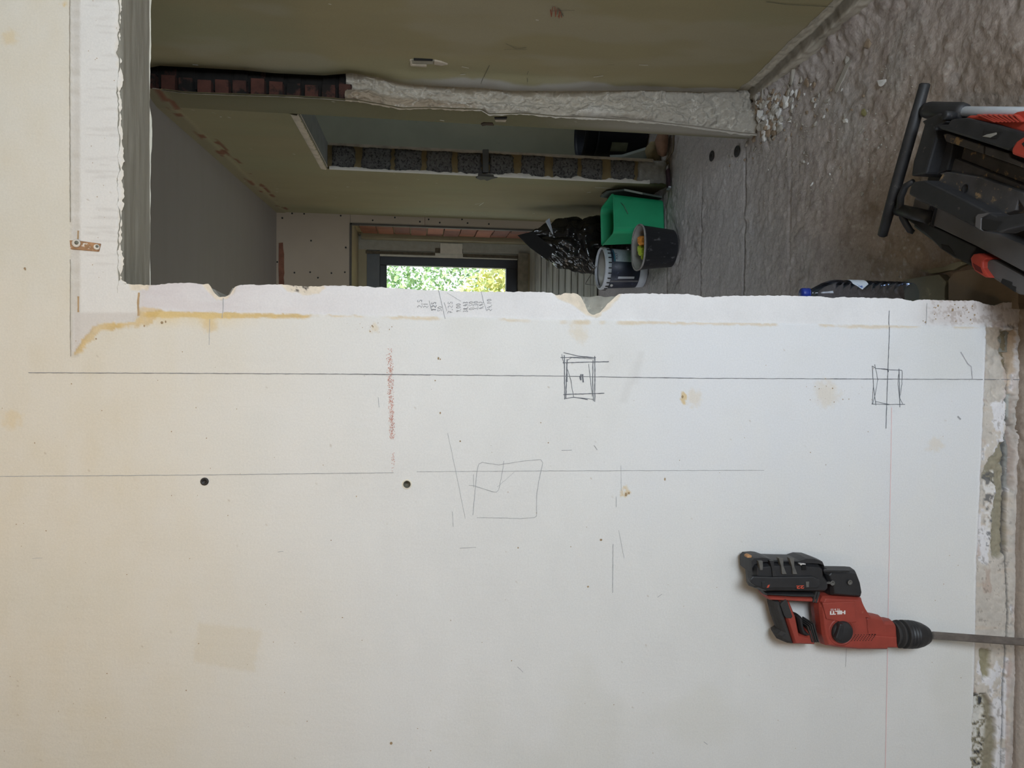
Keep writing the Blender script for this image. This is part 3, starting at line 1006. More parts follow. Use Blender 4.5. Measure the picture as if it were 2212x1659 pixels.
for i in range(n_):  # made-up ramp of boards, tilted to catch light from the window
    f0, f1 = i / n_, (i + 1) / n_
    ya, yb_ = RY0 + (YR - RY0) * f0, RY0 + (YR - RY0) * f1 - .008
    za, zb_ = ZS * f0 * .96 + .004 + random.uniform(0, .004), ZS * f1 * .96 + random.uniform(-.004, .004)
    x0_, x1_ = WX0 - .6, XRV + .02
    loop_prism('board', [(x0_, ya, za), (x1_, ya, za), (x1_, yb_, zb_), (x0_, yb_, zb_)], [(x0_, ya + .02, max(0, za - .03)), (x1_, ya + .02, max(0, za - .03)), (x1_, yb_ + .02, zb_ - .03), (x0_, yb_ + .02, zb_ - .03)], added_ramp_mat, wall_back, .002)  # one board of the added ramp
box('recess_wall', (WX0 - .6, YR, 0), (FRX + .06, YR + .12, ZS), cream, wall_back)
box('sill', (WX0 - .1, YR - .02, ZS), (FRX + .06, YR + .12, FZB - .002), plain('sill_stone', lin(128, 122, 104), .8, var=.2, scale=20), wall_back, .004)
box('recess_wall', (-2.42, YR, 0), (WX0 - .04, YR + .12, ZRT), cream, wall_back)
box('wall_section', (-2.42, YR + .0, ZRT), (2.6, YR + .2, ZC), cream, wall_back)
box('wall_section', (XRV + .11, YR, 0), (1.3, YR + .2, ZRT), cream, wall_back)
# screws in the plasterboard
scr = plain('screw_black', (.02, .02, .02), .5, .6)
for (x, y) in ((631, 461), (657, 462), (610, 471), (736, 466), (805, 476), (853, 470), (907, 479), (926, 474), (950, 481), (998, 474), (1010, 482),
               (1056, 484), (672, 520), (747, 535), (599, 566), (636, 589), (670, 588), (716, 590), (745, 588), (687, 600)):
    p = onY(x, y, YF - .001)
    lathe('screw', [(.0065, 0), (.0065, .002), (.003, .003)], p, scr, wall_back, 10, (0, -1, 0))
p0, p1 = onY(603, 524, YF), onY(603, 614, YF)
prismY('brown_patch', dense([(603, 524), (611, 524), (614, 560), (613, 640), (603, 640), (601, 560)], 10, 1)[:-1], YF - .004, YF + .004, plain('brown_scar', lin(120, 78, 60), .95, var=.25, scale=20, bump=.003), wall_back, .001)

# window
window = struct(empty('window_1', (FRX - .6, YR + .06, FZB)))
fr = plain('black_frame', (.012, .012, .013), .45, var=.1)
fw = FRX - GX1
box('frame', (FRX - fw, YR + .03, FZB), (FRX, YR + .09, FZT), fr, window, .004)
box('frame', (WX0, YR + .03, FZB), (WX0 + fw, YR + .09, FZT), fr, window, .004)
box('frame', (WX0 + fw, YR + .03, GZT), (FRX - fw, YR + .09, FZT), fr, window, .004)
box('frame', (WX0 + fw, YR + .03, FZB), (FRX - fw, YR + .09, GZB), fr, window, .004)
gm, nt, b = _base('pane_glass', 0.0)
b.inputs['Base Color'].default_value = (1, 1, 1, 1)
b.inputs['Transmission Weight'].default_value = 1.0
b.inputs['IOR'].default_value = 1.02
box('pane', (WX0 + fw - .004, YR + .058, GZB - .004), (FRX - fw + .004, YR + .062, GZT + .004), gm, window)

# =================================================================== MARKS ON THE FRONT WALL
pencil = plain('pencil_graphite', lin(96, 98, 104), .7, var=.2, scale=120)
pencil_f = plain('pencil_faint', lin(164, 164, 164), .8, var=.15, scale=120)
NW = (0, -1, 0)


def wpt(x, y, lift=.0008):
    P = onY(x, y, YW)
    X, Z = np.array([[P[0]]]), np.array([[P[2]]])
    return np.array([P[0], YW + float(wall_paint(X, Z)[1][0, 0]) - lift, P[2]])


def wpts(pts):
    A = np.array([onY(x, y, YW) for x, y in pts])
    d = wall_paint(A[None, :, 0], A[None, :, 2])[1][0]
    A[:, 1] = YW + d - .0009
    return A


def mark(name, strokes, mat, step=7, jit=.3):
    """strokes: [(pixel polyline, width in pixels), ...]"""
    return ribbons(name, [(wpts(dense(p, step, jit)), w * .00112) for p, w in strokes], NW, mat, wall_front)


def sc3(l):
    return [(780 + x * .3497, 720 + y * .3497) for x, y in l]


def sc5(l):
    return [(1680 + x * .2412, 560 + y * .2412) for x, y in l]


mark('pencil_line', [([(62, 805), (745, 808), (1180, 812), (1490, 817), (2212, 820)], 1.35), ([(738, 808), (930, 810)], 1.7), ([(1355, 815), (1495, 817)], 1.5)], plain('pencil_soft', lin(122, 122, 124), .7, var=.25, scale=60), 9)
mark('pencil_line', [([(0, 1029), (420, 1026), (850, 1021)], 1.2), ([(900, 1019), (1170, 1017), (1650, 1016)], 1.0)], pencil_f, 9)
mark('pencil_sketch', [(sc3(l), w) for l, w in (
    ([(1232, 150), (1340, 148), (1450, 150)], 1.5), ([(1250, 120), (1340, 140), (1448, 150)], 1.3), ([(1255, 135), (1257, 408)], 1.8),
    ([(1272, 160), (1264, 405)], 2.0), ([(1275, 165), (1300, 150), (1440, 157)], 1.2), ([(1245, 182), (1530, 175)], 1.6), ([(1248, 378), (1502, 370)], 1.7),
    ([(1443, 140), (1443, 422)], 1.8), ([(1432, 165), (1430, 300), (1434, 418)], 1.6), ([(1405, 190), (1418, 300), (1428, 390)], 1.1),
    ([(1275, 225), (1295, 290), (1312, 392)], 1.1), ([(1265, 402), (1312, 394), (1400, 410)], 1.3), ([(1310, 395), (1432, 407)], 1.1), ([(1270, 180), (1272, 300)], 2.2),
    ([(1240, 130), (1245, 160), (1256, 200)], 1.0), ([(1357, 252), (1356, 290)], 3.0), ([(1367, 252), (1372, 303)], 3.0), ([(1351, 262), (1352, 282)], 2.2))], pencil, 5)
mark('pencil_sketch', [(sc3(l), w) for l, w in (
    ([(690, 1122), (705, 960), (715, 850), (728, 806), (750, 797), (850, 813), (990, 790), (1110, 779), (1122, 800), (1100, 900), (1085, 990), (1083, 1130), (1070, 1138), (980, 1144), (860, 1140), (715, 1138)], 1.0),
    ([(882, 788), (868, 880), (850, 965), (835, 981), (810, 978), (750, 958), (700, 942), (665, 938)], 1.0), ([(694, 870), (696, 950)], .8),
    ([(945, 858), (840, 950)], .5))], pencil_f, 5)
mark('pencil_sketch', [(sc5(l), w) for l, w in (
    ([(845, 955), (856, 1130), (845, 1300)], 1.3), ([(868, 940), (895, 1080), (870, 1220), (848, 1300)], 1.0), ([(845, 957), (880, 978), (985, 990), (1110, 995)], 1.2),
    ([(1085, 980), (1093, 1325)], 1.4), ([(1112, 995), (1110, 1120), (1090, 1250)], 1.0), ([(1082, 1030), (1075, 1120), (1090, 1240), (1118, 1295)], 1.0),
    ([(838, 1297), (980, 1300), (1138, 1300)], 1.3), ([(875, 1275), (1000, 1300)], 1.1), ([(856, 1130), (878, 1310)], 1.1), ([(920, 982), (990, 988)], 2.0),
    ([(1003, 460), (990, 900), (985, 1000), (968, 1515)], 1.4), ([(985, 985), (988, 1010)], 3.0), ([(500, 1070), (1100, 1074)], 1.2))], pencil, 6)
mark('pencil_tick', [([(481, 643), (481, 668), (480, 687)], 1.3), ([(453, 690), (452, 745)], .9), ([(819, 880), (817, 858)], 1.0), ([(2004, 655), (2003, 690), (2002, 700)], 1.3)], pencil_f, 6)
mark('pencil_tick', [([(1331, 1073), (1331, 1095)], 1.1), ([(1324, 1175), (1323, 1280)], 1.2), ([(1213, 973), (1235, 972)], 1.1), ([(993, 1184), (1028, 1182)], 1.0),
                     ([(977, 1105), (979, 1138)], .9), ([(1341, 1005), (1342, 1060)], .6), ([(1283, 962), (1290, 972)], 1.2), ([(1336, 1145), (1348, 1205)], .6),
                     ([(967, 935), (985, 1020), (1005, 1120)], .6), ([(1828, 1398), (1826, 1440)], .7), ([(2068, 899), (2075, 906)], 4.0), ([(70, 1206), (92, 1205)], .7),
                     ([(1520, 1602), (1528, 1608)], 1.2), ([(1118, 1440), (1130, 1452)], 1.0), ([(600, 1192), (612, 1191)], 1.0), ([(1420, 1290), (1430, 1283)], 1.0)], pencil_f, 6)
scuff = plain('grey_scuff', lin(178, 176, 180), .85, var=.1)
mark('scuff_mark', [([(2075, 760), (2090, 785), (2098, 792), (2100, 818)], 2.2)], scuff, 5)
# sums jotted beside the opening: (text, row centre x, first digit y, last digit y, width)
GL = {'0': [[(.5, 1), (.1, .7), (.1, .3), (.5, 0), (.9, .3), (.9, .7), (.5, 1)]], '1': [[(.2, .75), (.6, 1), (.5, 0)]],
      '2': [[(.1, .75), (.4, 1), (.85, .8), (.7, .5), (.1, .05), (.95, 0)]], '3': [[(.1, .95), (.8, .95), (.45, .55), (.9, .3), (.5, 0), (.1, .1)]],
      '4': [[(.45, 1), (.1, .4), (.9, .4)], [(.7, .75), (.65, 0)]], '5': [[(.9, 1), (.25, 1), (.2, .55), (.8, .5), (.75, .1), (.1, 0)]],
      '7': [[(.1, .95), (.9, 1), (.4, 0)], [(.25, .5), (.8, .5)]], '8': [[(.5, .5), (.2, .8), (.5, 1), (.8, .8), (.2, .25), (.5, 0), (.85, .25), (.5, .5)]],
      '9': [[(.8, .7), (.4, .55), (.2, .8), (.6, 1), (.85, .75), (.6, 0)]], ',': [[(.4, .1), (.2, -.2)]]}
st = []
for s, rx, y0, y1, w in (('2,5', 270, 460, 260, 1.2), ('21', 395, 455, 340, 1.1), ('125', 575, 525, 310, 1.9), ('50', 705, 535, 410, 1.0), ('7,25', 930, 585, 300, 1.2),
                         ('9,00', 1110, 550, 350, 1.0), ('38,43', 1265, 550, 310, 1.5), ('0,50', 1385, 500, 305, 1.0), ('3,30', 1490, 495, 300, 1.1), ('4,42', 1600, 480, 310, 1.1), ('24,10', 1780, 525, 250, 1.2)):
    hgt = 95
    adv = (y0 - y1) / sum(.45 if q == ',' else 1 for q in s)
    yy = y0
    for q in s:
        a = adv * (.45 if q == ',' else 1)
        for l in GL[q]:
            st.append(([(880 + (rx + hgt * (.5 - v) + 25 * (u - .5)) * .09946, 620 + (yy - a * (.12 + .72 * u)) * .09946) for u, v in l], w))
        yy -= a
for l, w in (([(670, 40), (740, 330), (820, 690)], 1.0), ([(470, 290), (530, 510)], 1.2), ([(800, 330), (860, 520)], .8), ([(1600, 80), (1660, 330), (1725, 520)], .8), ([(860, 120), (1170, 310)], .5)):
    st.append(([(880 + x * .09946, 620 + y * .09946) for x, y in l], w))
mark('pencil_sums', [(p, w * .8) for p, w in st], plain('pencil_soft', lin(122, 122, 124)), 3, .12)
mark('scored_line', [([(151, 0), (151, 200), (152, 480)], 1.6), ([(152, 560), (152, 690), (153, 770)], 1.2)], plain('scored_grey', lin(150, 140, 124), .85, var=.2, scale=40), 6, .3)
# laser level's light, painted on the wall as a pink ribbon
mark('painted_laser_line', [([(1926, 880), (1922, 1100), (1918, 1335)], 1.6), ([(1917, 1398), (1912, 1659)], 1.9)], plain('laser_light_paint', lin(236, 206, 204), .8, var=.05), 12, .1)


def specks(name, spots, mat, parent, seed):
    r = random.Random(seed)
    vs, fs = [], []
    A = wpts([(x, y) for x, y, _ in spots])
    for P, (_, _, s) in zip(A, spots):
        k = len(vs)
        n = r.choice((4, 5, 6))
        a0, sx, sz = r.random() * 6.28, s * .00056 * r.uniform(.7, 1.3), s * .00056 * r.uniform(.5, 1.2)
        for i in range(n):
            t = a0 + 6.283 * i / n
            vs.append((P[0] + sx * math.cos(t), P[1], P[2] + sz * math.sin(t)))
        fs.append(tuple(range(k, k + n)))
    o = raw(name, vs, fs, mat, parent)
    o['kind'] = 'stuff'
    return o


R = random.Random(3)
redm = plain('red_paint_specks', lin(200, 152, 138), .8, var=.1)
sp = []
for i in range(620):
    y = 752 + (948 - 752) * (R.random() ** .85)
    w = 7 if y < 860 else 6
    sp.append((841 + (y - 755) * .035 + max(-1, min(1, R.gauss(0, .5))) * w, y, R.uniform(1.0, 2.2)))
sp += [(849 + R.uniform(-3, 3), R.uniform(978, 1020), R.uniform(1, 2.2)) for _ in range(26)]
specks('red_paint_specks', sp, redm, wall_front, 1)
brm = plain('brown_specks', lin(160, 136, 104), .85, var=.2)
sp = [(947, 774, 7), (951, 776, 4), (940, 822, 4), (1474, 857, 6), (1352, 1068, 9), (1358, 1065, 6), (1436, 1035, 6), (806, 706, 4), (1168, 913, 3), (994, 953, 3), (951, 892, 4), (845, 1605, 5), (1270, 1267, 5), (1298, 1166, 5), (1119, 1183, 3), (54, 580, 5), (55, 582, 4), (350, 697, 5), (358, 695, 4), (312, 704, 4), (770, 1072, 3), (208, 732, 3)]
sp += [(R.uniform(0, 2100), R.uniform(720, 1659), R.uniform(1.0, 2.6)) for _ in range(130)]
sp += [(R.uniform(1985, 2110), R.uniform(655, 700), R.uniform(1.5, 5)) for _ in range(34)]
sp += [(R.gauss(800, 25), R.gauss(712, 10), R.uniform(1, 3)) for _ in range(14)]
sp += [(R.gauss(1790, 30), R.gauss(850, 14), R.uniform(1, 3)) for _ in range(16)]
sp += [(R.uniform(185, 258), R.uniform(0, 600), R.uniform(1, 2)) for _ in range(24)]
specks('brown_specks', sp, brm, wall_front, 2)

# wall plug, drilled hole
dark = plain('hole_dark', (.012, .011, .010), .9)
p = wpt(442, 1040)
lathe('wall_plug', [(.0085, -.003), (.0085, .0012), (.0065, .0018), (.0045, .0016), (.0042, .0008)], p, plain('plug_black', (.02, .018, .018), .5), wall_front, 16, (0, -1, 0))
p = wpt(879, 1046)
lathe('drill_hole', [(.0085, .0006), (.0080, .0008), (.0070, .0004)], p, plain('hole_grey', lin(112, 110, 98), .95, var=.25, scale=60), wall_front, 14, (0, -1, 0))
lathe('crushed_rim', [(.0115, -.002), (.0105, .0012), (.0085, .0006)], p, plain('white_plaster', lin(226, 218, 200)), wall_front, 14, (0, -1, 0), cap=False)

# rusty strap over the opening
rust = plain('rusty_strap', lin(168, 128, 92), .8, .1, var=.3, scale=60, spots=tuple(lin(224, 214, 200)), spot_scale=90, spot_thr=.56)
b0 = wpt(183, 532)
strap = empty('rusty_strap', b0, 'rusty perforated metal strap let into the plaster above the opening', 'strap')
prismY('strap_plate', [(150, 519), (164, 519), (217, 526), (213, 543), (168, 539), (152, 538)], YW - .0005, YW + .004, rust, strap, .001)
for (x, y, r) in ((165, 526, .0085), (209, 534, .006)):
    p = onY(x, y, YW - .001)
    lathe('strap_screw', [(r, 0), (r, .002), (r * .8, .0035), (r * .55, .004)], p, plain('screw_plastered', lin(214, 206, 194), .8, var=.1), strap, 14, (0, -1, 0))
    lathe('screw_hole', [(r * .5, .0035), (r * .5, .0043)], p + np.array([.001, 0, -.002]), plain('hole_grey', (.1, .1, .1)), strap, 12, (0, -1, 0))
mark('stain_run', [([(168, 498), (167, 516)], 3.0), ([(168, 640), (168, 674)], 3.2), ([(299, 632), (297, 660), (299, 682)], 4.0)], plain('rust_stain', lin(176, 148, 112), .85, var=.2), 5)

# marks on the right wall
def near_pt(x, y, off=.003):
    d = ray(x, y)
    Y = 2.4
    for _ in range(30):
        P = CAM + d * (Y / d[1])
        f = P[0] - float(xnear(P[1], P[2]))
        Y -= f / (d[0] / d[1])
    P = CAM + d * (Y / d[1])
    return P + np.array([-off, 0, 0])


def near_mark(name, strokes, mat):
    return ribbons(name, [([near_pt(x, y) for x, y in dense(p, 4, .2)], w * .0018) for p, w in strokes], (-1, 0, 0), mat, wall_right)


z2 = lambda l: [(700 + x * .3165, y * .3165) for x, y in l]
near_mark('red_scribble', [(z2(l), 1.6) for l in ([(1545, 60), (1552, 110), (1560, 45), (1575, 40), (1580, 110)], [(1580, 105), (1590, 50), (1605, 60), (1605, 120)], [(1598, 110), (1612, 70), (1622, 115)])],
          plain('red_chalk', lin(150, 84, 60), .9))
near_mark('pencil_scribble', [(z2(l), 1.0) for l in ([(1545, 70), (1610, 68), (1710, 65)], [(1590, 95), (1600, 50), (1635, 105)], [(1225, 333), (1385, 333)], [(1240, 292), (1315, 330), (1380, 316)],
                                                   [(1395, 480), (1385, 505)], [(1385, 525), (1390, 555)], [(1130, 440), (1080, 540), (1070, 570)], [(1940, 437), (1980, 437)])], plain('dark_pencil', lin(84, 80, 66), .9))
near_mark('crack_line', [([(1655, 2), (1700, 8), (1800, 13)], 1.5)], plain('dark_pencil', lin(84, 80, 66)))
near_mark('chip_mark', [(z2(l), 2.2) for l in ([(1840, 522), (1905, 512)], [(940, 450), (988, 460)], [(930, 505), (965, 502)], [(1445, 130), (1465, 133)], [(2150, 438), (2212, 440)], [(30, 20), (50, 25)])] +
          [([(416, 138), (428, 139)], 3.5)], plain('white_plaster2', lin(208, 204, 194)))


def near_box(name, pts, out, mat, parent=None, bevel=.002):
    a = [near_pt(x, y, out) for x, y in pts]
    b = [near_pt(x, y, -.01) for x, y in pts]
    return loop_prism(name, a, b, mat, parent or wall_right, bevel)


near_box('socket_slot', z2([(598, 402), (750, 408), (745, 432), (600, 432)]), .004, plain('slot_shade', lin(150, 144, 128), .9, var=.15))
near_box('slot_rim', z2([(585, 405), (598, 400), (602, 430), (700, 434), (700, 448), (590, 440)]), .007, plain('cream_edge', lin(178, 166, 148)))
near_box('slot_rim', z2([(752, 405), (800, 415), (845, 432), (800, 440), (750, 432)]), .006, plain('cream_edge', lin(178, 166, 148)))
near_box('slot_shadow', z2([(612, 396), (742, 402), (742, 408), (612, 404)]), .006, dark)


def far_pt(x, y, off=.003):
    d = ray(x, y)
    Y = 4.0
    for _ in range(30):
        P = CAM + d * (Y / d[1])
        Y -= (P[0] - xfar(P[1])) / (d[0] / d[1] - .053)
    P = CAM + d * (Y / d[1])
    return P + np.array([-off, 0, 0])


def far_box(name, pts, out, mat, parent=None, bevel=.002):
    a = [far_pt(x, y, out) for x, y in pts]
    b = [far_pt(x, y, -.01) for x, y in pts]
    return loop_prism(name, a, b, mat, parent or wall_side, bevel)


far_box('mortar_smear', [(1028, 383), (1034, 378), (1046, 379), (1060, 380), (1075, 382), (1062, 385), (1052, 389), (1046, 386), (1038, 387)], .006, plain('dark_smear', lin(78, 76, 72), .9))
far_box('socket_hole', z2([(1162, 798), (1250, 800), (1246, 812), (1165, 812)]), .003, dark)
far_box('socket_rim', z2([(1165, 812), (1246, 812), (1240, 828), (1170, 826)]), .004, plain('cream_edge', lin(178, 166, 148)))
far_box('broken_hole', z2([(1070, 845), (1090, 835), (1150, 838), (1160, 855), (1110, 852), (1080, 858)]), .003, plain('hole_brown', lin(70, 56, 44), .95))
ribbons('chip_mark', [([far_pt(x, y) for x, y in p], .005) for p in (z2([(790, 815), (820, 820)]), [(1285, 404), (1310, 405), (1332, 407)], [(1268, 415), (1276, 414)], z2([(1030, 1392), (1090, 1380), (1060, 1400)]),
                                                                     [(475, 251), (479, 251)], [(672, 321), (678, 322)])], (-1, 0, 0), plain('white_plaster2', lin(208, 204, 194)), wall_side)

# =================================================================== ROTARY HAMMER leaning on the wall
YF1, YM, YK = 1.530, 1.556, 1.586


from mathutils.geometry import tessellate_polygon


def inset2(P, d):
    """move a closed loop of (x, z) points inwards by d"""
    P = np.array(P, float)
    nx_, pv_ = np.roll(P, -1, 0), np.roll(P, 1, 0)
    area = np.sum(P[:, 0] * nx_[:, 1] - nx_[:, 0] * P[:, 1])
    sg = 1 if area > 0 else -1
    e1, e2 = P - pv_, nx_ - P
    e1 /= np.linalg.norm(e1, axis=1)[:, None] + 1e-9
    e2 /= np.linalg.norm(e2, axis=1)[:, None] + 1e-9
    n1 = np.stack([-e1[:, 1], e1[:, 0]], 1) * sg
    n2 = np.stack([-e2[:, 1], e2[:, 0]], 1) * sg
    m = n1 + n2
    m /= np.linalg.norm(m, axis=1)[:, None] + 1e-9
    k = 1 / np.maximum(0.6, np.sum(m * n1, 1))
    return P + m * (d * k)[:, None]


def rounded(name, pts, mat, parent, d=.008, yf=None, ym=None, yb=None, bevel=.0025):
    """moulded shell: full outline at mid depth, drawn in towards the front and the back"""
    yf, ym, yb = yf or YF1, ym or YM, yb or YK
    mid = [onY(x, y, ym) for x, y in pts]
    q = np.array([(p[0], p[2]) for p in mid])
    loops = [(inset2(q, d + min(.002, d * .3)), yf), (inset2(q, d), yf + .0015), (inset2(q, d * .35), yf + (ym - yf) * .35), (q, ym), (inset2(q, d * .5), ym + (yb - ym) * .6), (inset2(q, d * 1.2), yb)]
    bm = bmesh.new()
    L_ = [[bm.verts.new((float(a), float(Y), float(b))) for a, b in lp] for lp, Y in loops]
    n = len(q)
    for lp_ in (L_[0], L_[-1]):
        for t3 in tessellate_polygon([[Vector((v.co.x, v.co.z, 0)) for v in lp_]]):
            try:
                bm.faces.new([lp_[k] for k in t3])
            except ValueError:
                pass
    for A_, B_ in zip(L_[:-1], L_[1:]):
        for i in range(n):
            bm.faces.new((A_[i], B_[i], B_[(i + 1) % n], A_[(i + 1) % n]))
    bmesh.ops.recalc_face_normals(bm, faces=bm.faces)
    return bm_obj(name, bm, mat, parent)


red = plain('tool_red', lin(148, 60, 48), .55, var=.14, scale=30, spots=tuple(lin(168, 104, 88)), spot_scale=55, spot_thr=.64)
blk = plain('tool_black', lin(38, 38, 40), .5, var=.25, scale=40, spots=tuple(lin(92, 90, 86)), spot_scale=70, spot_thr=.68)
rub = plain('tool_rubber', lin(48, 46, 45), .8, var=.2, scale=50)
gry = plain('tool_grey', lin(92, 90, 86), .7, var=.25, scale=60)


def A(l):
    return [(1600 + x * .13258, 1180 + y * .13258) for x, y in l]


def B(l):
    return [(1800 + x * .11754, 1280 + y * .11754) for x, y in l]


drill = empty('rotary_hammer', (onY(1900, 1370, YM)[0], YM, 0), 'red and black cordless rotary hammer standing on its chisel against the wall', 'power tool')
hs = rounded('motor_housing', A([(1250, 760), (1300, 750), (1870, 780), (1900, 790), (1960, 1050)]) + B([(500, 322), (525, 350), (560, 620), (560, 660), (920, 690), (1080, 700), (1108, 950), (1090, 985), (915, 985), (910, 1010), (400, 1010), (0, 975)]) +
            A([(1300, 1580), (1240, 1400), (1190, 1000), (1190, 900)]), red, drill, .007)
rounded('gear_nose', B([(520, 350), (820, 405), (860, 470), (1020, 475), (1060, 520), (1085, 570), (1112, 950), (1090, 988), (560, 985), (470, 600), (470, 420)]), red, drill, .006, YF1 + .004)
prismY('housing_panel', A([(1330, 920), (1860, 900), (1890, 1240), (1720, 1250), (1400, 1190)]), YF1 - .003, YF1 + .01, red, hs, .002)
rounded('arm', A([(345, 745), (400, 765), (1150, 795), (1165, 712), (1235, 720), (1205, 905), (1130, 888), (1100, 883), (420, 850), (380, 820)]), red, drill, .003, YF1 + .006)
rounded('battery_shoe', A([(320, 705), (1160, 715), (1150, 790), (1090, 800), (800, 795), (420, 770), (350, 770)]), blk, drill, .003, YF1 + .004)
rounded('grip', A([(575, 855), (745, 862), (845, 1110), (900, 1380), (990, 1400), (1000, 1295), (1085, 1300), (1165, 1572), (800, 1562)]), red, drill, .005, YF1 + .005)
rounded('rear_grip', A([(468, 852), (585, 858), (812, 1562), (700, 1550), (585, 1500), (532, 1410), (545, 1370), (592, 1335), (525, 1160), (478, 980)]), rub, drill, .007, YF1 + .003)
prismY('grip_pad', A([(645, 950), (735, 862), (765, 900), (830, 1090), (850, 1150), (820, 1182), (742, 1172), (712, 1135)]), YF1 + .004, YF1 + .02, rub, drill, .002)
rounded('trigger', A([(838, 1105), (900, 1084), (942, 1112), (968, 1260), (992, 1330), (1040, 1350), (1092, 1362), (1085, 1420), (990, 1432), (925, 1405), (892, 1340), (862, 1180)]), blk, drill, .004, YF1 + .004)
for i in range(4):
    x0 = 1082 + i * 32
    prismY('bellows_rib', A([(x0, 1300 - i * 12), (x0 + 24, 1296 - i * 14), (x0 + 110, 1575), (x0 + 84, 1570)]), YF1 + .002 + .003 * (i % 2), YK - .002, rub, drill, .002)
prismY('bellows_rib', A([(1228, 722), (1262, 728), (1205, 925), (1172, 915)]), YF1 + .003, YK - .002, rub, drill, .002)
prismY('bellows_rib', A([(1268, 730), (1302, 755), (1245, 930), (1212, 925)]), YF1 + .005, YK - .002, rub, drill, .002)
prismY('grip_slot', A([(930, 1505), (970, 1488), (1045, 1492), (1102, 1530), (1040, 1532), (960, 1528)]), YF1 + .0072, YF1 + .012, blk, drill, .0006)
ft = rounded('motor_foot', A([(1270, 405), (1345, 328), (1780, 335), (1805, 375), (1862, 520), (1892, 690), (1862, 802), (1370, 762), (1352, 620)]), blk, drill, .007, YF1 - .004)
prismY('foot_ridge', A([(1350, 385), (1780, 392), (1785, 425), (1355, 428)]), YF1 - .009, YF1, blk, ft, .002)
for (x, y) in ((1495, 600), (1780, 590)):
    p = onY(*A([(x, y)])[0], YF1 - .008)
    lathe('screw', [(.006, 0), (.006, .0012), (.003, .0012), (.003, .0002)], p, gry, ft, 12, (0, -1, 0))
prismY('foot_lever', A([(1400, 598), (1480, 585), (1500, 600), (1480, 620), (1410, 612)]), YF1 - .009, YF1, gry, ft, .001)
bt = rounded('battery', A([(110, 240), (430, 200), (860, 205), (1180, 230), (1250, 300), (1262, 410), (1342, 520), (1332, 640), (1262, 710), (400, 702), (300, 706), (128, 640), (105, 400)]), blk, drill, .008, YF1 - .008)
rounded('battery_rail', A([(68, 190), (120, 132), (260, 122), (330, 130), (430, 165), (640, 172), (850, 175), (960, 140), (1100, 145), (1222, 190), (1252, 260), (1258, 390), (1235, 390), (1225, 260), (1160, 240), (1060, 232), (900, 236), (860, 215), (430, 212), (300, 212), (220, 220), (130, 250), (100, 300), (105, 380), (78, 372)]), blk, bt, .0012, YF1 - .004)
prismY('battery_panel', A([(150, 540), (200, 490), (500, 500), (1180, 492), (1290, 540), (1310, 620), (1260, 690), (400, 690), (250, 660), (165, 600)]), YF1 - .014, YF1, blk, bt, .003)
for x0, y0 in ((285, 240), (470, 235), (620, 195), (795, 195)):
    hgt = 150 if x0 == 285 else 260
    prismY('battery_rib', A([(x0, y0), (x0 + 75, y0), (x0 + 80, y0 + hgt * .5), (x0 + 130 * hgt / 260, y0 + hgt), (x0 + 55 * hgt / 260, y0 + hgt), (x0 + 40 * hgt / 260, y0 + hgt * .5)]), YF1 - .0125, YF1, gry if x0 != 470 else blk, bt, .001)
prismY('battery_glint', A([(965, 292), (1000, 284), (1062, 288), (1060, 298), (1000, 300), (985, 315)]), YF1 - .0112, YF1, plain('glint_paint', lin(200, 198, 194), .4, var=.05), bt, .0003)  # pale sliver painted on as a highlight
for i in range(4):
    prismY('battery_vent', A([(1000, 325 + i * 18), (1075, 322 + i * 18), (1077, 332 + i * 18), (1002, 335 + i * 18)]), YF1 - .0115, YF1, dark, bt, .0002)
for x0 in (345, 1065):
    prismY('battery_clip', A([(x0, 580), (x0 + 55, 575), (x0 + 50, 670), (x0 + 8, 672)]), YF1 - .016, YF1, gry if x0 == 1065 else blk, bt, .001)
prismY('red_slash', A([(445, 632), (480, 625), (455, 675), (425, 678)]), YF1 - .0145, YF1, plain('mark_red', lin(186, 74, 52), .6, var=.05), bt, .0002)
prismY('sticker', A([(105, 160), (140, 140), (180, 150), (175, 185), (110, 188)]), YF1 - .0146, YF1, plain('sticker_tan', lin(180, 134, 90), .7, var=.3, scale=200), bt, .0002)
cdl = onY(*A([(1642, 1390)])[0], YF1)
dl = lathe('mode_dial', [(.026, -.004), (.026, .003), (.024, .008), (.021, .010)], cdl, blk, drill, 32, (0, -1, 0))
prismY('dial_knob', A([(1620, 1268), (1700, 1270), (1672, 1420), (1670, 1500), (1620, 1545), (1545, 1500), (1575, 1420)]), YF1 - .018, YF1 - .006, blk, dl, .003)
lathe('dial_ring', [(.034, -.002), (.033, .0015), (.029, .0015), (.028, -.001)], cdl, red, drill, 32, (0, -1, 0), cap=False)
for i in range(8):
    for j in range(5):
        x, y = 330 + i * 52 + j * 18, 880 - j * 26 - (i > 5) * 4
        if x > 770:
            continue
        prismY('vent_slot', B([(x, y), (x + 16, y - 6), (x + 20, y + 4), (x + 5, y + 12)]), YF1 - .0005, YF1 + .002, dark, hs, .0001)
whitep = plain('print_white', lin(222, 218, 214), .6, var=.03)
TXM = lambda x, y, Y: Matrix.Translation(Vector([float(v) for v in onY(x, y, Y)])) @ Matrix(((0, -1, 0, 0), (0, 0, -1, 0), (1, 0, 0, 0), (0, 0, 0, 1)))
text_mesh('HILTI', .0110, TXM(1826.5, 1319.2, YF1 - .0034), whitep, 'maker_name', hs, 1.55, .0002, .0006)
text_mesh('TE 6-22', .0060, TXM(1815.5, 1314.6, YF1 - .0034), whitep, 'model_name', hs, 1.3, .0002)
text_mesh('22', .0098, TXM(1736.8, 1264.8, YF1 - .0144), plain('mark_red', lin(186, 74, 52)), 'battery_mark', bt, 1.9, .0002, .0004)
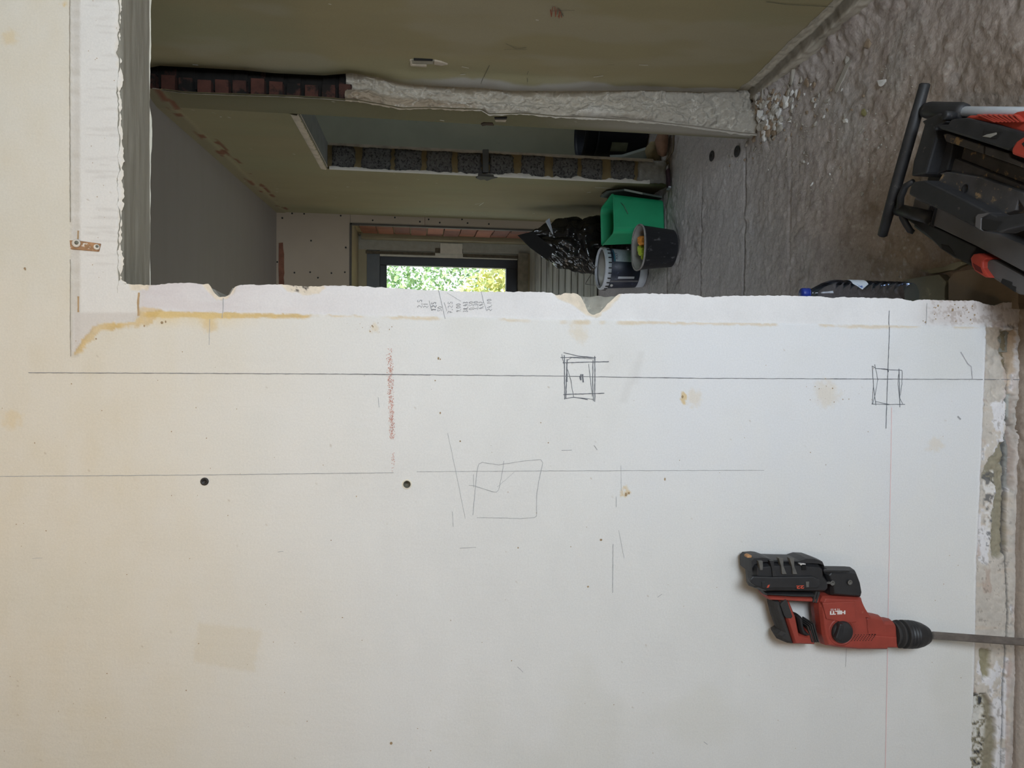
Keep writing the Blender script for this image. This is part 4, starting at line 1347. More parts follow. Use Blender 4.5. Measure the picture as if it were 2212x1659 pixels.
# chuck and chisel
pa, pb_ = onY(1926, 1369, YM), onY(2003, 1371.5, YM)
ax = pb_ - pa
L = np.linalg.norm(ax)
axn = ax / L
mm = L / 77.0
lathe('chuck_collar', [(r * mm, h * mm) for r, h in ((24, 0), (24, 4), (20.5, 5), (20.5, 9), (26, 12), (26.5, 14), (25, 16.5), (20.5, 18.5), (20.5, 21), (26.5, 22.5), (27, 24))], pa, rub, drill, 56, axn, smooth=False)
lathe('chuck_sleeve', [(r * mm, h * mm) for r, h in ((26.5, 24), (27, 27), (25.5, 30), (27, 33), (25.5, 36), (27, 39), (25.5, 42), (26.5, 45), (26, 50), (23, 62), (18.5, 72), (16, 76), (6, 76.5))], pa, blk, drill, 56, axn, smooth=False)
steel = plain('chisel_steel', lin(112, 104, 98), .55, .35, var=.25, scale=50, spots=tuple(lin(84, 60, 52)), spot_scale=30, spot_thr=.62)
p2 = pb_
tipp = np.array([p2[0] - .012, 1.500, 0.004])
cax = tipp - p2
Lc = np.linalg.norm(cax)
lathe('chisel', [(.0055, -.004), (.0055, .008), (.0095, .012), (.0095, Lc - .02), (.002, Lc)], p2, steel, drill, 6, cax, smooth=False)

# =================================================================== TOOLBOX lying on its side in the opening
tb_blk = plain('box_black', lin(44, 44, 46), .55, var=.25, scale=25, spots=tuple(lin(96, 92, 86)), spot_scale=45, spot_thr=.64)
tb_dust = plain('box_dusty', lin(76, 74, 74), .75, var=.3, scale=18, spots=tuple(lin(168, 140, 104)), spot_scale=32, spot_thr=.58)
tb_gry = plain('box_grey', lin(92, 90, 90), .7, var=.22, scale=8, spots=tuple(lin(120, 104, 84)), spot_scale=20, spot_thr=.66)
tb_red = plain('box_red', lin(178, 66, 52), .5, var=.1, scale=30, spots=tuple(lin(186, 120, 104)), spot_scale=50, spot_thr=.66)
alu = plain('aluminium_tube', lin(205, 212, 220), .35, .5, var=.05)
c0_ = onZ(2100, 430, 0)
tbx = empty('toolbox', (c0_[0], c0_[1], 0), 'black and red rolling toolbox lying on its side in the opening', 'toolbox')
K = lambda l: [(1880 + x * .15675, 160 + y * .15675) for x, y in l]
M_ = lambda l: [(1940 + x * .16873, 380 + y * .16873) for x, y in l]
body = prismZ('body', [(2030, 290), (2200, 335), (2330, 372), (2330, 700), (2212, 640), (2060, 555), (1972, 490), (1990, 430), (2010, 360)], .090, .0, tb_blk, tbx, .006)
prismZ('back_frame', K([(700, 650), (930, 540), (1010, 560), (1050, 660), (900, 740), (900, 900), (760, 1380), (560, 1410), (590, 1200), (640, 1050), (740, 700)]), .185, .09, tb_blk, tbx, .006)
prismZ('frame_bar', K([(1000, 830), (1140, 950), (1140, 1000), (1050, 1330), (900, 1380), (840, 1350), (930, 1000)]), .150, .06, tb_blk, tbx, .004)
prismZ('lid_rim', K([(900, 700), (1070, 690), (1110, 620), (1300, 600), (1720, 690), (2118, 810), (2700, 985), (2700, 1180), (2118, 1000), (1960, 1000), (1900, 1060), (1600, 960), (960, 760)]), .200, .06, tb_blk, tbx, .006)
prismZ('lid_hinge_strip', K([(1000, 830), (1060, 815), (1560, 985), (1555, 1105), (1040, 930)]), .172, .06, tb_dust, tbx, .003)
prismZ('lid_hinge_strip', K([(1580, 990), (1900, 1090), (1930, 1150), (2118, 1230), (2700, 1440), (2700, 1520), (2118, 1300), (1575, 1110)]), .172, .06, tb_dust, tbx, .003)
prismZ('tray_floor', K([(1050, 930), (1560, 1100), (2118, 1300), (2700, 1520), (2700, 1800), (2118, 1560), (1500, 1420), (1030, 1330)]), .118, .06, tb_dust, tbx, .004)
prismZ('tray_ledge', K([(1040, 1180), (1120, 1140), (1700, 1370), (2118, 1530), (2700, 1760), (2700, 1860), (2118, 1620), (1600, 1440), (1030, 1340)]), .136, .06, tb_dust, tbx, .008)
prismZ('carry_panel', K([(950, 1370), (1050, 1345), (1500, 1420), (2118, 1640)]) + M_([(1612, 250), (2100, 420), (2100, 560), (1612, 420), (1540, 310), (1500, 440), (1330, 500), (1250, 480), (1100, 400), (560, 160), (480, 120), (560, -10)]), .160, .08, tb_dust, tbx, .005)
em = onZ(*M_([(865, 160)])[0], .1605)
lathe('emblem', [(.011, -.001), (.011, .0012), (.0095, .0016), (.009, .0004)], em, tb_blk, tbx, 20)
prismZ('carry_handle', M_([(150, 130), (200, 70), (340, 55), (470, 120), (560, 160), (900, 330), (1150, 460), (1260, 515), (1330, 510), (1612, 470), (2100, 400), (2100, 545), (1612, 640), (1400, 690), (1290, 730), (1050, 690), (960, 640), (500, 420), (200, 275), (130, 240)]), .218, .172, tb_blk, tbx, .007, seg=3)
prismZ('handle_slot', M_([(1070, 545), (1100, 540), (1340, 580), (1250, 690), (1230, 700), (1065, 690)]), .2195, .19, dark, tbx, .002)
prismZ('handle_mount', M_([(990, 520), (1020, 490), (1170, 470), (1130, 500), (1060, 540), (1055, 680), (1080, 705), (1045, 690), (985, 650)]), .2215, .19, tb_gry, tbx, .002)
prismZ('side_panel', M_([(170, 480), (210, 280), (560, 430), (1050, 690), (1290, 740), (1612, 890), (2100, 1120), (2100, 1500), (1612, 1230), (1000, 900), (480, 650), (340, 600), (160, 500)]), .138, .05, tb_gry, tbx, .005)
prismZ('panel_end', M_([(165, 480), (215, 290), (400, 370), (340, 600), (330, 610)]), .146, .08, tb_gry, tbx, .004)
for i in range(4):
    x0 = 405 + i * 18
    prismZ('rib', M_([(x0, 385 + i * 9), (x0 + 10, 388 + i * 9), (x0 - 40, 625 + i * 9), (x0 - 52, 620 + i * 9)]), .146, .08, tb_blk, tbx, .001)
prismZ('side_rim', M_([(90, 550), (160, 490), (330, 590), (520, 680), (1000, 910), (930, 1010), (910, 1080), (940, 1130), (720, 1050), (540, 930), (400, 790), (250, 650)]), .128, .03, tb_blk, tbx, .005)
prismZ('rim_slot', M_([(545, 870), (640, 890), (680, 940), (740, 1040), (560, 940)]), .1295, .1, dark, tbx, .002)
prismZ('side_rim', M_([(1060, 1110), (1110, 1065), (1220, 1070), (1480, 1210), (1612, 1285), (2100, 1560), (2100, 1760), (1612, 1520), (1540, 1520), (1200, 1310), (1110, 1200)]), .132, .03, tb_gry, tbx, .008)
prismZ('rim_slot', M_([(1330, 1310), (1460, 1360), (1455, 1400), (1510, 1420), (1495, 1490), (1310, 1370)]), .1335, .1, dark, tbx, .002)
lt = prismZ('latch', M_([(920, 1055), (960, 1000), (1030, 990), (1140, 1050), (1080, 1095), (1080, 1180), (1170, 1305), (1110, 1300), (980, 1220), (940, 1150)]), .146, .07, tb_red, tbx, .004)
prismZ('latch_hole', M_([(950, 1110), (1055, 1170), (1085, 1255), (985, 1200)]), .1465, .1, plain('latch_dark', lin(96, 32, 28), .7), lt, .001)
lt = prismZ('latch', K([(1940, 1040), (2010, 930), (2118, 860), (2400, 860), (2500, 1000), (2400, 1180), (2118, 1165), (1950, 1110)]), .214, .08, tb_red, tbx, .005)
prismZ('latch_hole', K([(2080, 960), (2118, 930), (2250, 930), (2250, 1040), (2118, 1010)]), .2145, .17, dark, lt, .001)
rp = prismZ('ribbed_lid', K([(1310, 600), (1370, 570), (1950, 560), (2020, 520), (2118, 505), (2700, 500), (2700, 960), (2118, 800), (1720, 685)]), .188, .05, tb_red, tbx, .004)
for i in range(8):
    x0 = 1450 + i * 72
    prismZ('lid_rib', K([(x0, 558), (x0 + 34, 552), (x0 + 292 - i * 20, 655), (x0 + 258 - i * 20, 672)]), .199, .18, tb_red, rp, .003)
prismZ('rim_recess', K([(1560, 760), (1830, 790), (1740, 900), (1650, 890), (1540, 860)]), .2012, .18, dark, tbx, .002)
prismZ('recess_catch', K([(1530, 860), (1600, 830), (1740, 800), (1745, 830), (1650, 880)]), .2018, .19, plain('worn_grey', lin(150, 148, 142), .6, var=.2), tbx, .002)
# pull handle: bar, sleeves and tubes
h0, h1 = onZ(1998, 182, .160), onZ(1906, 508, .160)
hb = tube('pull_bar', [h0 - (h1 - h0) * .008, h0, h0 + (h1 - h0) * .3, h0 + (h1 - h0) * .7, h1, h1 + (h1 - h0) * .012], [.009, .0135, .0155, .0155, .0135, .008], tb_blk, tbx, 14)
s0, s1 = onZ(2000, 238, .150), onZ(2085, 241, .150)
tube('handle_sleeve', [s0, s0 + (s1 - s0) * .1, s0 + (s1 - s0) * .9, s1], [.019, .022, .022, .018], tb_blk, tbx, 16)
s2 = onZ(2360, 246, .150)
tube('handle_tube', [s1 - (s1 - s0) * .1, s1, s2], .0125, alu, tbx, 14)
s3 = onZ(1948, 455, .150)
s4 = s3 + (s1 - s0) * .8
tube('handle_sleeve', [s3 - (s1 - s0) * .1, s4], [.017, .017], tb_blk, tbx, 14)
for p, q in ((s0, s1), (s3, s4)):
    d = (q - p) / np.linalg.norm(q - p)
    lathe('steel_washer', [(.013, 0), (.0155, .001), (.0155, .004), (.013, .005)], p - d * .006, alu, tbx, 20, d)
tube('hook', [onZ(x, y, z) for x, y, z in ((1972, 392, .17), (1956, 402, .168), (1946, 425, .164), (1944, 450, .158), (1950, 470, .152), (1958, 485, .146), (1966, 498, .138), (1974, 502, .13))], [.007, .009, .0095, .0095, .009, .009, .0085, .006], tb_blk, tbx, 12)
pv = onZ(*K([(1045, 570)])[0], .19)
lathe('pivot', [(.011, -.02), (.011, .004), (.009, .006)], pv, tb_blk, tbx, 20)

# =================================================================== WATER BOTTLE
bp = onZ(1975, 640, 0.004)
bt_o = empty('water_bottle', (bp[0], bp[1], .012), 'blue tinted plastic water bottle standing behind the cut wall edge', 'bottle')
gl = bpy.data.materials.new('bottle_plastic')
gl.use_nodes = True
nt = gl.node_tree
nt.nodes.remove(nt.nodes['Principled BSDF'])
tr_, gs_, lw_, mx_ = (nt.nodes.new('ShaderNodeBsdf' + k) if k in ('Transparent', 'Glossy') else nt.nodes.new('ShaderNode' + k) for k in ('Transparent', 'Glossy', 'LayerWeight', 'MixShader'))
tr_.inputs['Color'].default_value = (.80, .84, .94, 1)
gs_.inputs['Color'].default_value = (.85, .90, 1, 1)
gs_.inputs['Roughness'].default_value = .07
lw_.inputs['Blend'].default_value = .22
nt.links.new(lw_.outputs['Fresnel'], mx_.inputs[0])
nt.links.new(tr_.outputs[0], mx_.inputs[1])
nt.links.new(gs_.outputs[0], mx_.inputs[2])
nt.links.new(mx_.outputs[0], nt.nodes['Material Output'].inputs['Surface'])
prof = [(.010, 0), (.034, .001), (.041, .008), (.0425, .018)]
h = .022
while h < .215:
    prof += [(.0432, h), (.0432, h + .012), (.0405, h + .017), (.0432, h + .022)]
    h += .024
prof += [(.0435, h), (.0435, h + .018), (.040, h + .035), (.032, h + .058), (.021, h + .078), (.0150, h + .090), (.0145, h + .102)]
ht = h + .102
lathe('bottle_body', prof, (bp[0], bp[1], .012), gl, bt_o, 40)
lathe('neck_ring', [(.0145, 0), (.017, .001), (.017, .003), (.0145, .004)], (bp[0], bp[1], .012 + ht - .004), plain('cap_blue', lin(40, 60, 150), .4, var=.08), bt_o, 24)
lathe('cap', [(.0155, 0), (.0162, .002), (.0162, .017), (.0145, .0195)], (bp[0], bp[1], .012 + ht), plain('cap_blue', lin(40, 60, 150), .4, var=.08), bt_o, 28)
vs, fs = [], []
for i in range(13):
    t = math.radians(-20 + i * 8)
    for zz in (.155, .165, .180, .195, .205):
        s = 1 - abs(zz - .18) / .045
        tt = math.radians(30) + (t - math.radians(30)) * max(.25, s)
        vs.append((bp[0] + .0445 * math.cos(tt), bp[1] - .0445 * math.sin(tt), .012 + zz + .012))
for i in range(12):
    for j in range(4):
        k = i * 5 + j
        fs.append((k, k + 1, k + 6, k + 5))
raw('label', vs, fs, plain('label_paper', lin(206, 214, 224), .6, var=.1, scale=60, spots=tuple(lin(60, 90, 160)), spot_scale=45, spot_thr=.6), bt_o, True)

# =================================================================== BUCKETS AND BAG
def bucket(name, c, prof, mat, label, cat, n=40):
    e = empty(name, c, label, cat)
    lathe('shell', prof, c, mat, e, n)
    return e


bc = np.array([.735, 4.02, .006])
blackb = plain('bucket_black', lin(44, 44, 48), .6, var=.25, scale=15, spots=tuple(lin(120, 120, 122)), spot_scale=28, spot_thr=.60, stretch=(1, 1, .5))
greyin = plain('bucket_lining', lin(150, 148, 144), .85, var=.15, scale=20, spots=tuple(lin(90, 88, 86)), spot_scale=40, spot_thr=.64)
bk = empty('mortar_bucket', bc, 'splashed black mortar bucket with bright plastic clips inside, nearest of the buckets', 'bucket')
lathe('shell', [(.102, 0), (.108, .004), (.128, .190), (.132, .190), (.132, .205), (.126, .206), (.123, .19), (.107, .03), (.01, .03)], bc, blackb, bk, 44)
lathe('lining', [(.1255, .204), (.122, .185), (.106, .030), (.02, .028)], bc, greyin, bk, 44, cap=False)
lathe('gravel_fill', [(.112, .110), (.06, .116), (.002, .114)], bc, greyin, bk, 30)
tube('rim', [bc + np.array([.131 * math.cos(t), .131 * math.sin(t), .204 + .003 * math.sin(3 * t)]) for t in np.linspace(0, 2 * math.pi, 48)], .0055, plain('rim_grey', lin(146, 142, 138), .85, var=.2, scale=40), bk, 8)
ye, orr = plain('bright_lime', lin(186, 205, 52), .6, var=.08), plain('bright_orange', lin(232, 150, 52), .6, var=.08)
for (dx, dy, dz, r, m_, lb) in ((.055, .055, .166, .026, orr, 'bright orange ridged plastic clip at the bucket back'), (.040, .005, .176, .029, orr, 'bright orange ridged plastic clip nearest the bucket rim'),
                              (.005, .065, .164, .025, ye, 'lime ridged plastic clip at the far side of the bucket'), (-.022, .010, .176, .026, ye, 'lime ridged plastic clip on top beside the orange ones'),
                              (-.048, .03, .158, .020, ye, 'lime ridged plastic clip half hidden deeper in the bucket')):
    c = bc + np.array([dx, dy, dz])
    e = empty('ridged_clip', c - np.array([0, 0, r]), lb, 'clip', 'bright plastic clips in the mortar bucket')
    bm = bmesh.new()
    bmesh.ops.create_icosphere(bm, subdivisions=2, radius=1)
    for v in bm.verts:
        v.co = Vector((max(-.82, min(.82, v.co.x)), max(-.85, min(.85, v.co.y)), max(-.8, min(.8, v.co.z)))) * (r * 1.12)
        v.co += Vector([float(q) for q in c])
    bm_obj('clip_body', bm, m_, e)
    for k in (-1, 0, 1):
        tube('clip_ridge', [c + np.array([k * r * .45 + r * .03 * math.sin(t), r * .93 * math.cos(t), r * .92 * math.sin(t)]) for t in np.linspace(0, 2 * math.pi, 20)], r * .09, m_, e, 6)

pc = np.array([.690, 4.56, .004])
navy = plain('paint_navy', lin(38, 44, 62), .45, var=.3, scale=14, spots=tuple(lin(70, 78, 100)), spot_scale=16, spot_thr=.6)
pw = plain('paint_white', lin(196, 200, 208), .5, var=.06)
pk = empty('paint_bucket', pc, 'navy printed paint bucket with a closed white lid and wire handle', 'bucket')
lathe('bucket_wall', [(.112, .0), (.118, .004), (.121, .055)], pc, pw, pk, 44)
lathe('printed_band', [(.1205, .054), (.122, .056), (.131, .250), (.129, .252)], pc, navy, pk, 44, cap=False)
lathe('lid_rim', [(.129, .250), (.140, .251), (.141, .285), (.136, .292), (.128, .292), (.126, .278)], pc, pw, pk, 44, cap=False)
lathe('lid_top', [(.127, .276), (.05, .279), (.002, .279)], pc, plain('lid_grey', lin(168, 164, 160), .6, var=.1, scale=12), pk, 44)
for i in range(26):
    t = 2 * math.pi * i / 26
    q = pc + np.array([.1412 * math.cos(t), .1412 * math.sin(t), .262])
    box('lid_notch', q - np.array([.003, .003, .010]), q + np.array([.003, .003, .010]), dark, pk, 0, t)
tube('wire_handle', [pc + np.array([-.128 + .02 * t, -.060 + .05 * t, .235 + .24 * t * (1 - .35 * t)]) for t in np.linspace(0, 1, 10)] + [pc + np.array([.13 * (t - .8) * 1.0, -.010 + .10 * t, .392 - .10 * t]) for t in np.linspace(0.05, 1, 8)], .0022, plain('wire_steel', lin(120, 118, 112), .4, .6), pk, 6)
q = pc + np.array([-.118, -.068, .232])
lathe('handle_stud', [(.010, 0), (.010, .004), (.006, .007)], q, plain('stud_white', lin(190, 188, 184), .4), pk, 14, (-.6, -.8, 0))


def patch_on(name, c, r0, r1, z0, z1, t0, t1, mat, parent, off=.0012):
    vs, fs = [], []
    for i in range(13):
        t = t0 + (t1 - t0) * i / 12
        for k in range(5):
            z = z0 + (z1 - z0) * k / 4
            r = r0 + (r1 - r0) * (z - .056) / .194 + off
            vs.append(c + np.array([r * math.cos(t), r * math.sin(t), z]))
    for i in range(12):
        for k in range(4):
            a = i * 5 + k
            fs.append((a, a + 1, a + 6, a + 5))
    return raw(name, vs, fs, mat, parent, True)


lab = plain('bucket_label', lin(170, 176, 184), .6, var=.08, scale=30, spots=tuple(lin(100, 108, 120)), spot_scale=80, spot_thr=.6, stretch=(1, 1, 4))
D = math.radians
patch_on('paper_label', pc, .122, .131, .095, .222, D(-78), D(-22), lab, pk)
patch_on('label_band', pc, .122, .131, .224, .232, D(-78), D(-22), plain('label_teal', lin(60, 110, 130), .5), pk)
patch_on('white_print', pc, .122, .131, .09, .20, D(-128), D(-121), plain('paint_white', lin(196, 200, 208)), pk)
patch_on('dark_strip', pc, .122, .131, .06, .245, D(-140), D(-134), plain('strip_grey', lin(104, 104, 108), .4), pk)
# the word printed at the top of the paper label
t_ = D(-58)
Mx = Matrix.Translation(Vector([float(v) for v in pc + np.array([.1325 * math.cos(D(-72)), .1325 * math.sin(D(-72)), .205])])) @ Matrix.Rotation(D(-62) + math.pi / 2, 4, 'Z') @ Matrix.Rotation(math.pi / 2, 4, 'X')
text_mesh('POLY', .022, Mx, plain('print_navy', lin(40, 48, 70), .6), 'label_print', pk, 1.0, .0003)

gc = np.array([.945, 4.285, .004])
gm_ = plain('bin_green', lin(30, 160, 108), .5, var=.08, scale=10)
gb = empty('green_bin', gc, 'open rectangular green plastic bin between the bag and the buckets', 'bin')


def rrect(w, d, r, n=6):
    out = []
    for cx_, cy_, a0 in ((w - r, d - r, 0), (-w + r, d - r, 90), (-w + r, -d + r, 180), (w - r, -d + r, 270)):
        for i in range(n + 1):
            t = math.radians(a0 + 90 * i / n)
            out.append((cx_ + r * math.cos(t), cy_ + r * math.sin(t)))
    return out


def loft(name, c, rings, mat, parent, rz=0.0, cap0=True, cap1=True):
    vs, fs = [], []
    n = len(rings[0][0])
    ca, sa = math.cos(rz), math.sin(rz)
    for pts, z in rings:
        for x, y in pts:
            vs.append(c + np.array([x * ca - y * sa, x * sa + y * ca, z]))
    for j in range(len(rings) - 1):
        for i in range(n):
            fs.append((j * n + i, j * n + (i + 1) % n, (j + 1) * n + (i + 1) % n, (j + 1) * n + i))
    if cap0:
        fs.append(tuple(reversed(range(n))))
    if cap1:
        fs.append(tuple(range((len(rings) - 1) * n, len(rings) * n)))
    return raw(name, vs, fs, mat, parent, False)


grz = D(7)
o = loft('bin_body', gc, [(rrect(.098, .118, .03), 0), (rrect(.104, .124, .03), .006), (rrect(.122, .142, .034), .315), (rrect(.126, .146, .036), .317), (rrect(.126, .146, .036), .324), (rrect(.121, .141, .034), .324),
                        (rrect(.119, .139, .033), .312), (rrect(.102, .122, .03), .012)], gm_, gb, grz)
tube('bin_wire', [gc + np.array([.128, -.02, .30]), gc + np.array([.11, -.10, .295]), gc + np.array([.06, -.150, .262]), gc + np.array([.01, -.150, .235])], .0016, plain('wire_steel', lin(120, 118, 112)), gb, 6)

# bin bag
bagc = np.array([.90, 4.98, .004])
bagm, nt, b = _base('bin_bag_film', .22)
b.inputs['Base Color'].default_value = (.012, .011, .010, 1)
b.inputs['Specular IOR Level'].default_value = .75
v = _coord(nt, (1, 1, .6))
_bump(nt, b, _noise(nt, v, 9, 2, .45), .5, .03)
bag = empty('bin_bag', bagc, 'full black bin bag with a gathered top slumped by the far wall', 'bag')
nu, nv_ = 110, 90
U, V = np.meshgrid(np.linspace(0, 2 * math.pi, nu), np.linspace(0, 1, nv_))
rad = np.interp(V, [0, .04, .2, .45, .62, .78, .88, .95, 1.0], [.10, .19, .225, .225, .195, .13, .075, .035, .012])
zz = np.interp(V, [0, .04, .2, .45, .62, .78, .88, .95, 1.0], [0, .004, .12, .32, .46, .58, .65, .70, .735])
cu = np.cos(U) * 3
su = np.sin(U) * 3
cr1 = np.abs(2 * fbm(cu * .6 + 5, su * .6 + V * 6 + 4, 4) - 1)
cr2 = np.abs(2 * fbm(cu * 1.1 + 15 + V * 3, su * 1.1 + V * 9 + 14, 4) - 1)
fold = np.cos(U * 9 + 5 * V) * .025 * sstep(.55, .95, V) * sstep(1, .9, V)
rad2 = rad * (1 + .42 * (cr1 - .35) + .22 * (cr2 - .35)) + fold
lean = sstep(.4, 1, V) * .05
BX = bagc[0] + np.cos(U) * rad2 * .98 + lean * .9
BX = np.minimum(BX, xfar(bagc[1]) - .030 + .006 * cr2)
BY = bagc[1] + np.sin(U) * rad2 * .95 - lean * .2
BZ = bagc[2] + zz + (cr1 - .35) * .05 * sstep(.05, .3, V)
BX[:, -1], BY[:, -1], BZ[:, -1] = BX[:, 0], BY[:, 0], BZ[:, 0]
me = grid_mesh(np.stack([BX, BY, BZ], -1))
me.name = 'bag_film'
link('bag_film', me, bagm, bag)
# loose flap of film and a torn white scrap on it
fl = [onY(x, y, 4.52) for x, y in ((1150, 500), (1118, 508), (1145, 535), (1180, 560), (1200, 540))]
loop_prism('film_flap', fl, [p + np.array([.0, .004, 0]) for p in fl], plain('film_matt', (.010, .009, .008), .7, var=.2, spec=.2), bag)
sc_ = [onY(x, y, 4.485) for x, y in ((1180, 476), (1187, 471), (1195, 505))]
loop_prism('white_scrap', sc_, [p + np.array([0, .03, 0]) for p in sc_], plain('scrap_white', lin(140, 146, 158), .6), bag)

# =================================================================== THINGS ROUND THE SIDE DOORWAY
grb = plain('grey_green_board', lin(96, 106, 100), .7, var=.12, scale=8, spots=tuple(lin(150, 156, 150)), spot_scale=30, spot_thr=.66)
def lean_board(name, pts, off, th, mat, label, cat, group=None):
    a = [far_pt(x, y, off0) for (x, y), off0 in zip(pts, off)]
    b_ = [p + np.array([-th, 0, 0]) for p in a]
    zmin = min(p[2] for p in a)
    dz = .012 - zmin
    e = empty(name, (a[0][0], a[0][1], zmin), label, cat, group)
    loop_prism('board', a, b_, mat, e, .002)
    return e


lb_e = empty('leaning_board', (1.10, 4.22, .004), 'short dark grey board leaning on the side wall behind the green bin', 'board')
tp = [onY(x, y, 4.22) for x, y in ((1357, 396), (1384, 399))]
tp = [np.array([xfar(4.22) - .024, 4.22, tp[0][2]]), np.array([xfar(4.22) - .026, 4.22, tp[1][2]])]
fr_l = [(xfar(4.20) - .028, 4.20, .245), (xfar(4.20) - .062, 4.20, .004), (xfar(4.44) - .062, 4.44, .004), (xfar(4.44) - .024, 4.44, .330), (xfar(4.30) - .024, 4.30, .330)]
loop_prism('board', fr_l, [(x + .012, y, z) for x, y, z in fr_l], grb, lb_e, .0015)
loop_prism('board_edge', [(xfar(4.20) - .0275, 4.198, .245), (xfar(4.20) - .0455, 4.198, .13), (xfar(4.20) - .0335, 4.198, .13), (xfar(4.20) - .0155, 4.198, .245)],
           [(xfar(4.20) - .0275, 4.2, .245), (xfar(4.20) - .0455, 4.2, .13), (xfar(4.20) - .0335, 4.2, .13), (xfar(4.20) - .0155, 4.2, .245)], plain('board_pale', lin(170, 176, 166), .7, var=.06), lb_e)
mb = onZ(1441, 386, .012)
mbe = empty('maroon_brush', (mb[0], mb[1], .008), 'maroon handled brush lying at the foot of the concrete block reveal', 'brush')
q0, q1 = onZ(1442, 408, .02), onZ(1440, 366, .02)
dq = (q1 - q0) / np.linalg.norm(q1 - q0)
pr = np.array([-dq[1], dq[0], 0])
mar = plain('maroon_wood', lin(62, 38, 48), .6, var=.2, scale=30, spots=tuple(lin(140, 130, 136)), spot_scale=60, spot_thr=.66)
loop_prism('handle', [q0 + pr * .018, q1 + pr * .018, q1 - pr * .018, q0 - pr * .018], [p * np.array([1, 1, 0]) + np.array([0, 0, .006]) for p in (q0 + pr * .018, q1 + pr * .018, q1 - pr * .018, q0 - pr * .018)], mar, mbe, .004)
loop_prism('end_cap', [q0 + pr * .019, q0 + dq * .010 + pr * .019, q0 + dq * .010 - pr * .019, q0 - pr * .019], [p * np.array([1, 1, 0]) + np.array([0, 0, .004]) for p in (q0 + pr * .019, q0 + dq * .010 + pr * .019, q0 + dq * .010 - pr * .019, q0 - pr * .019)], pw, mbe, .001)
for k in range(9):
    t = (k - 4) / 4
    s_ = q1 + pr * .014 * t + np.array([0, 0, -.004])
    tube('bristle', [s_, s_ + dq * .02 + pr * .012 * t + np.array([0, 0, .004 * random.random()])], .0018, plain('bristle_white', lin(176, 176, 180), .8), mbe, 5)
wr = tube('bent_wire', [onZ(x, y, z) for x, y, z in ((1440, 358, .010), (1440, 345, .012), (1448, 334, .012), (1453, 326, .014), (1455, 312, .016), (1455, 298, .02), (1456, 285, .02))], .006, plain('wire_dull', lin(128, 116, 100), .6, .4), None, 8)
tag(wr, 'bent dull metal rod on the floor leading into the doorway', 'rod')
# pinkish stone
def chunk_mesh(seed, sx, sy, sz, sub=2):
    r = random.Random(seed)
    bm = bmesh.new()
    for _ in range(14 if sub < 3 else 60):
        v = Vector((r.gauss(0, 1), r.gauss(0, 1), r.gauss(0, 1))).normalized() * r.uniform(.8, 1.05)
        bm.verts.new((v.x * sx, v.y * sy, v.z * sz))
    bmesh.ops.convex_hull(bm, input=bm.verts)
    for v in [v for v in bm.verts if not v.link_faces]:
        bm.verts.remove(v)
    bmesh.ops.recalc_face_normals(bm, faces=bm.faces)
    me = bpy.data.meshes.new('chunk')
    bm.to_mesh(me)
    bm.free()
    return me


st_m = plain('pink_stone', lin(148, 116, 96), .9, var=.18, scale=30, bump=.003)
sp_ = onZ(1450, 310, .0)
so = link('stone_lump', chunk_mesh(5, .10, .06, .045, 3), st_m, None, True)
so.location = (sp_[0] + .02, sp_[1] + .03, .042)
tag(so, 'pinkish stone lump on the floor inside the side doorway', 'stone')
# dark tub and slanting board beyond the doorway
nc_ = onZ(1405, 300, 0.0)
tubc = np.array([1.60, 4.62, 0.004])
tbm = plain('tub_navy', lin(26, 30, 44), .5, var=.15, scale=10)
tu_o = empty('dark_tub', tubc, 'dark navy round tub standing in the room beyond the doorway', 'tub')
lathe('tub_wall', [(.150, 0), (.156, .005), (.172, .40), (.176, .40), (.176, .42), (.168, .422), (.164, .40), (.15, .03), (.02, .03)], tubc, tbm, tu_o, 40)
lathe('tub_band', [(.170, .325), (.174, .326), (.175, .335), (.171, .336)], tubc, plain('tub_band', lin(40, 46, 62), .5), tu_o, 40, cap=False)
patch_on('tub_label', tubc, .159, .168, .13, .24, D(-150), D(-128), plain('label_dull', lin(128, 138, 128), .7), tu_o, .006)
sb_pts = [(1318, 340), (1345, 339), (1412, 318), (1422, 320), (1396, 342), (1378, 352), (1330, 352)]
sa = [onY(x, y, 4.34) for x, y in sb_pts]
dzb = 0
se_ = empty('slanting_sheet', sa[3], 'pale grey sheet slanting to the floor behind the block reveal', 'sheet')
loop_prism('sheet', sa, [p + np.array([.02, .015, 0]) for p in sa], plain('sheet_grey', lin(150, 158, 152), .7, var=.06), se_, .002)
kb = onZ(1432, 335, 0)
ko = link('mortar_lump', chunk_mesh(11, .07, .05, .05, 3), plain('mortar_lump', lin(150, 136, 104), .95, var=.15, scale=25, bump=.003), None, True)
ko.location = (kb[0] + .03, kb[1] + .06, .045)
tag(ko, 'sandy mortar lump on the floor behind the block reveal', 'rubble')

# =================================================================== RUBBLE
wplas = plain('rubble_white', lin(214, 212, 208), .9, var=.08, scale=40)
gplas = plain('rubble_grey', lin(164, 158, 148), .9, var=.15, scale=30)
brub = plain('rubble_brown', lin(146, 128, 108), .9, var=.15, scale=30)
base_chunks = [chunk_mesh(100 + i, 1, 1, 1, 2) for i in range(8)]
KZ = lambda x, y: (1540 + x * .19293, y * .19293)


def floor_z(X, Y):
    i = np.clip(np.searchsorted(fx, X) - 1, 0, len(fx) - 2)
    j = np.clip(np.searchsorted(fy, Y) - 1, 0, len(fy) - 2)
    return float(np.mean(FZ[j:j + 2, i:i + 2]))


RR = random.Random(21)
_cm = {}


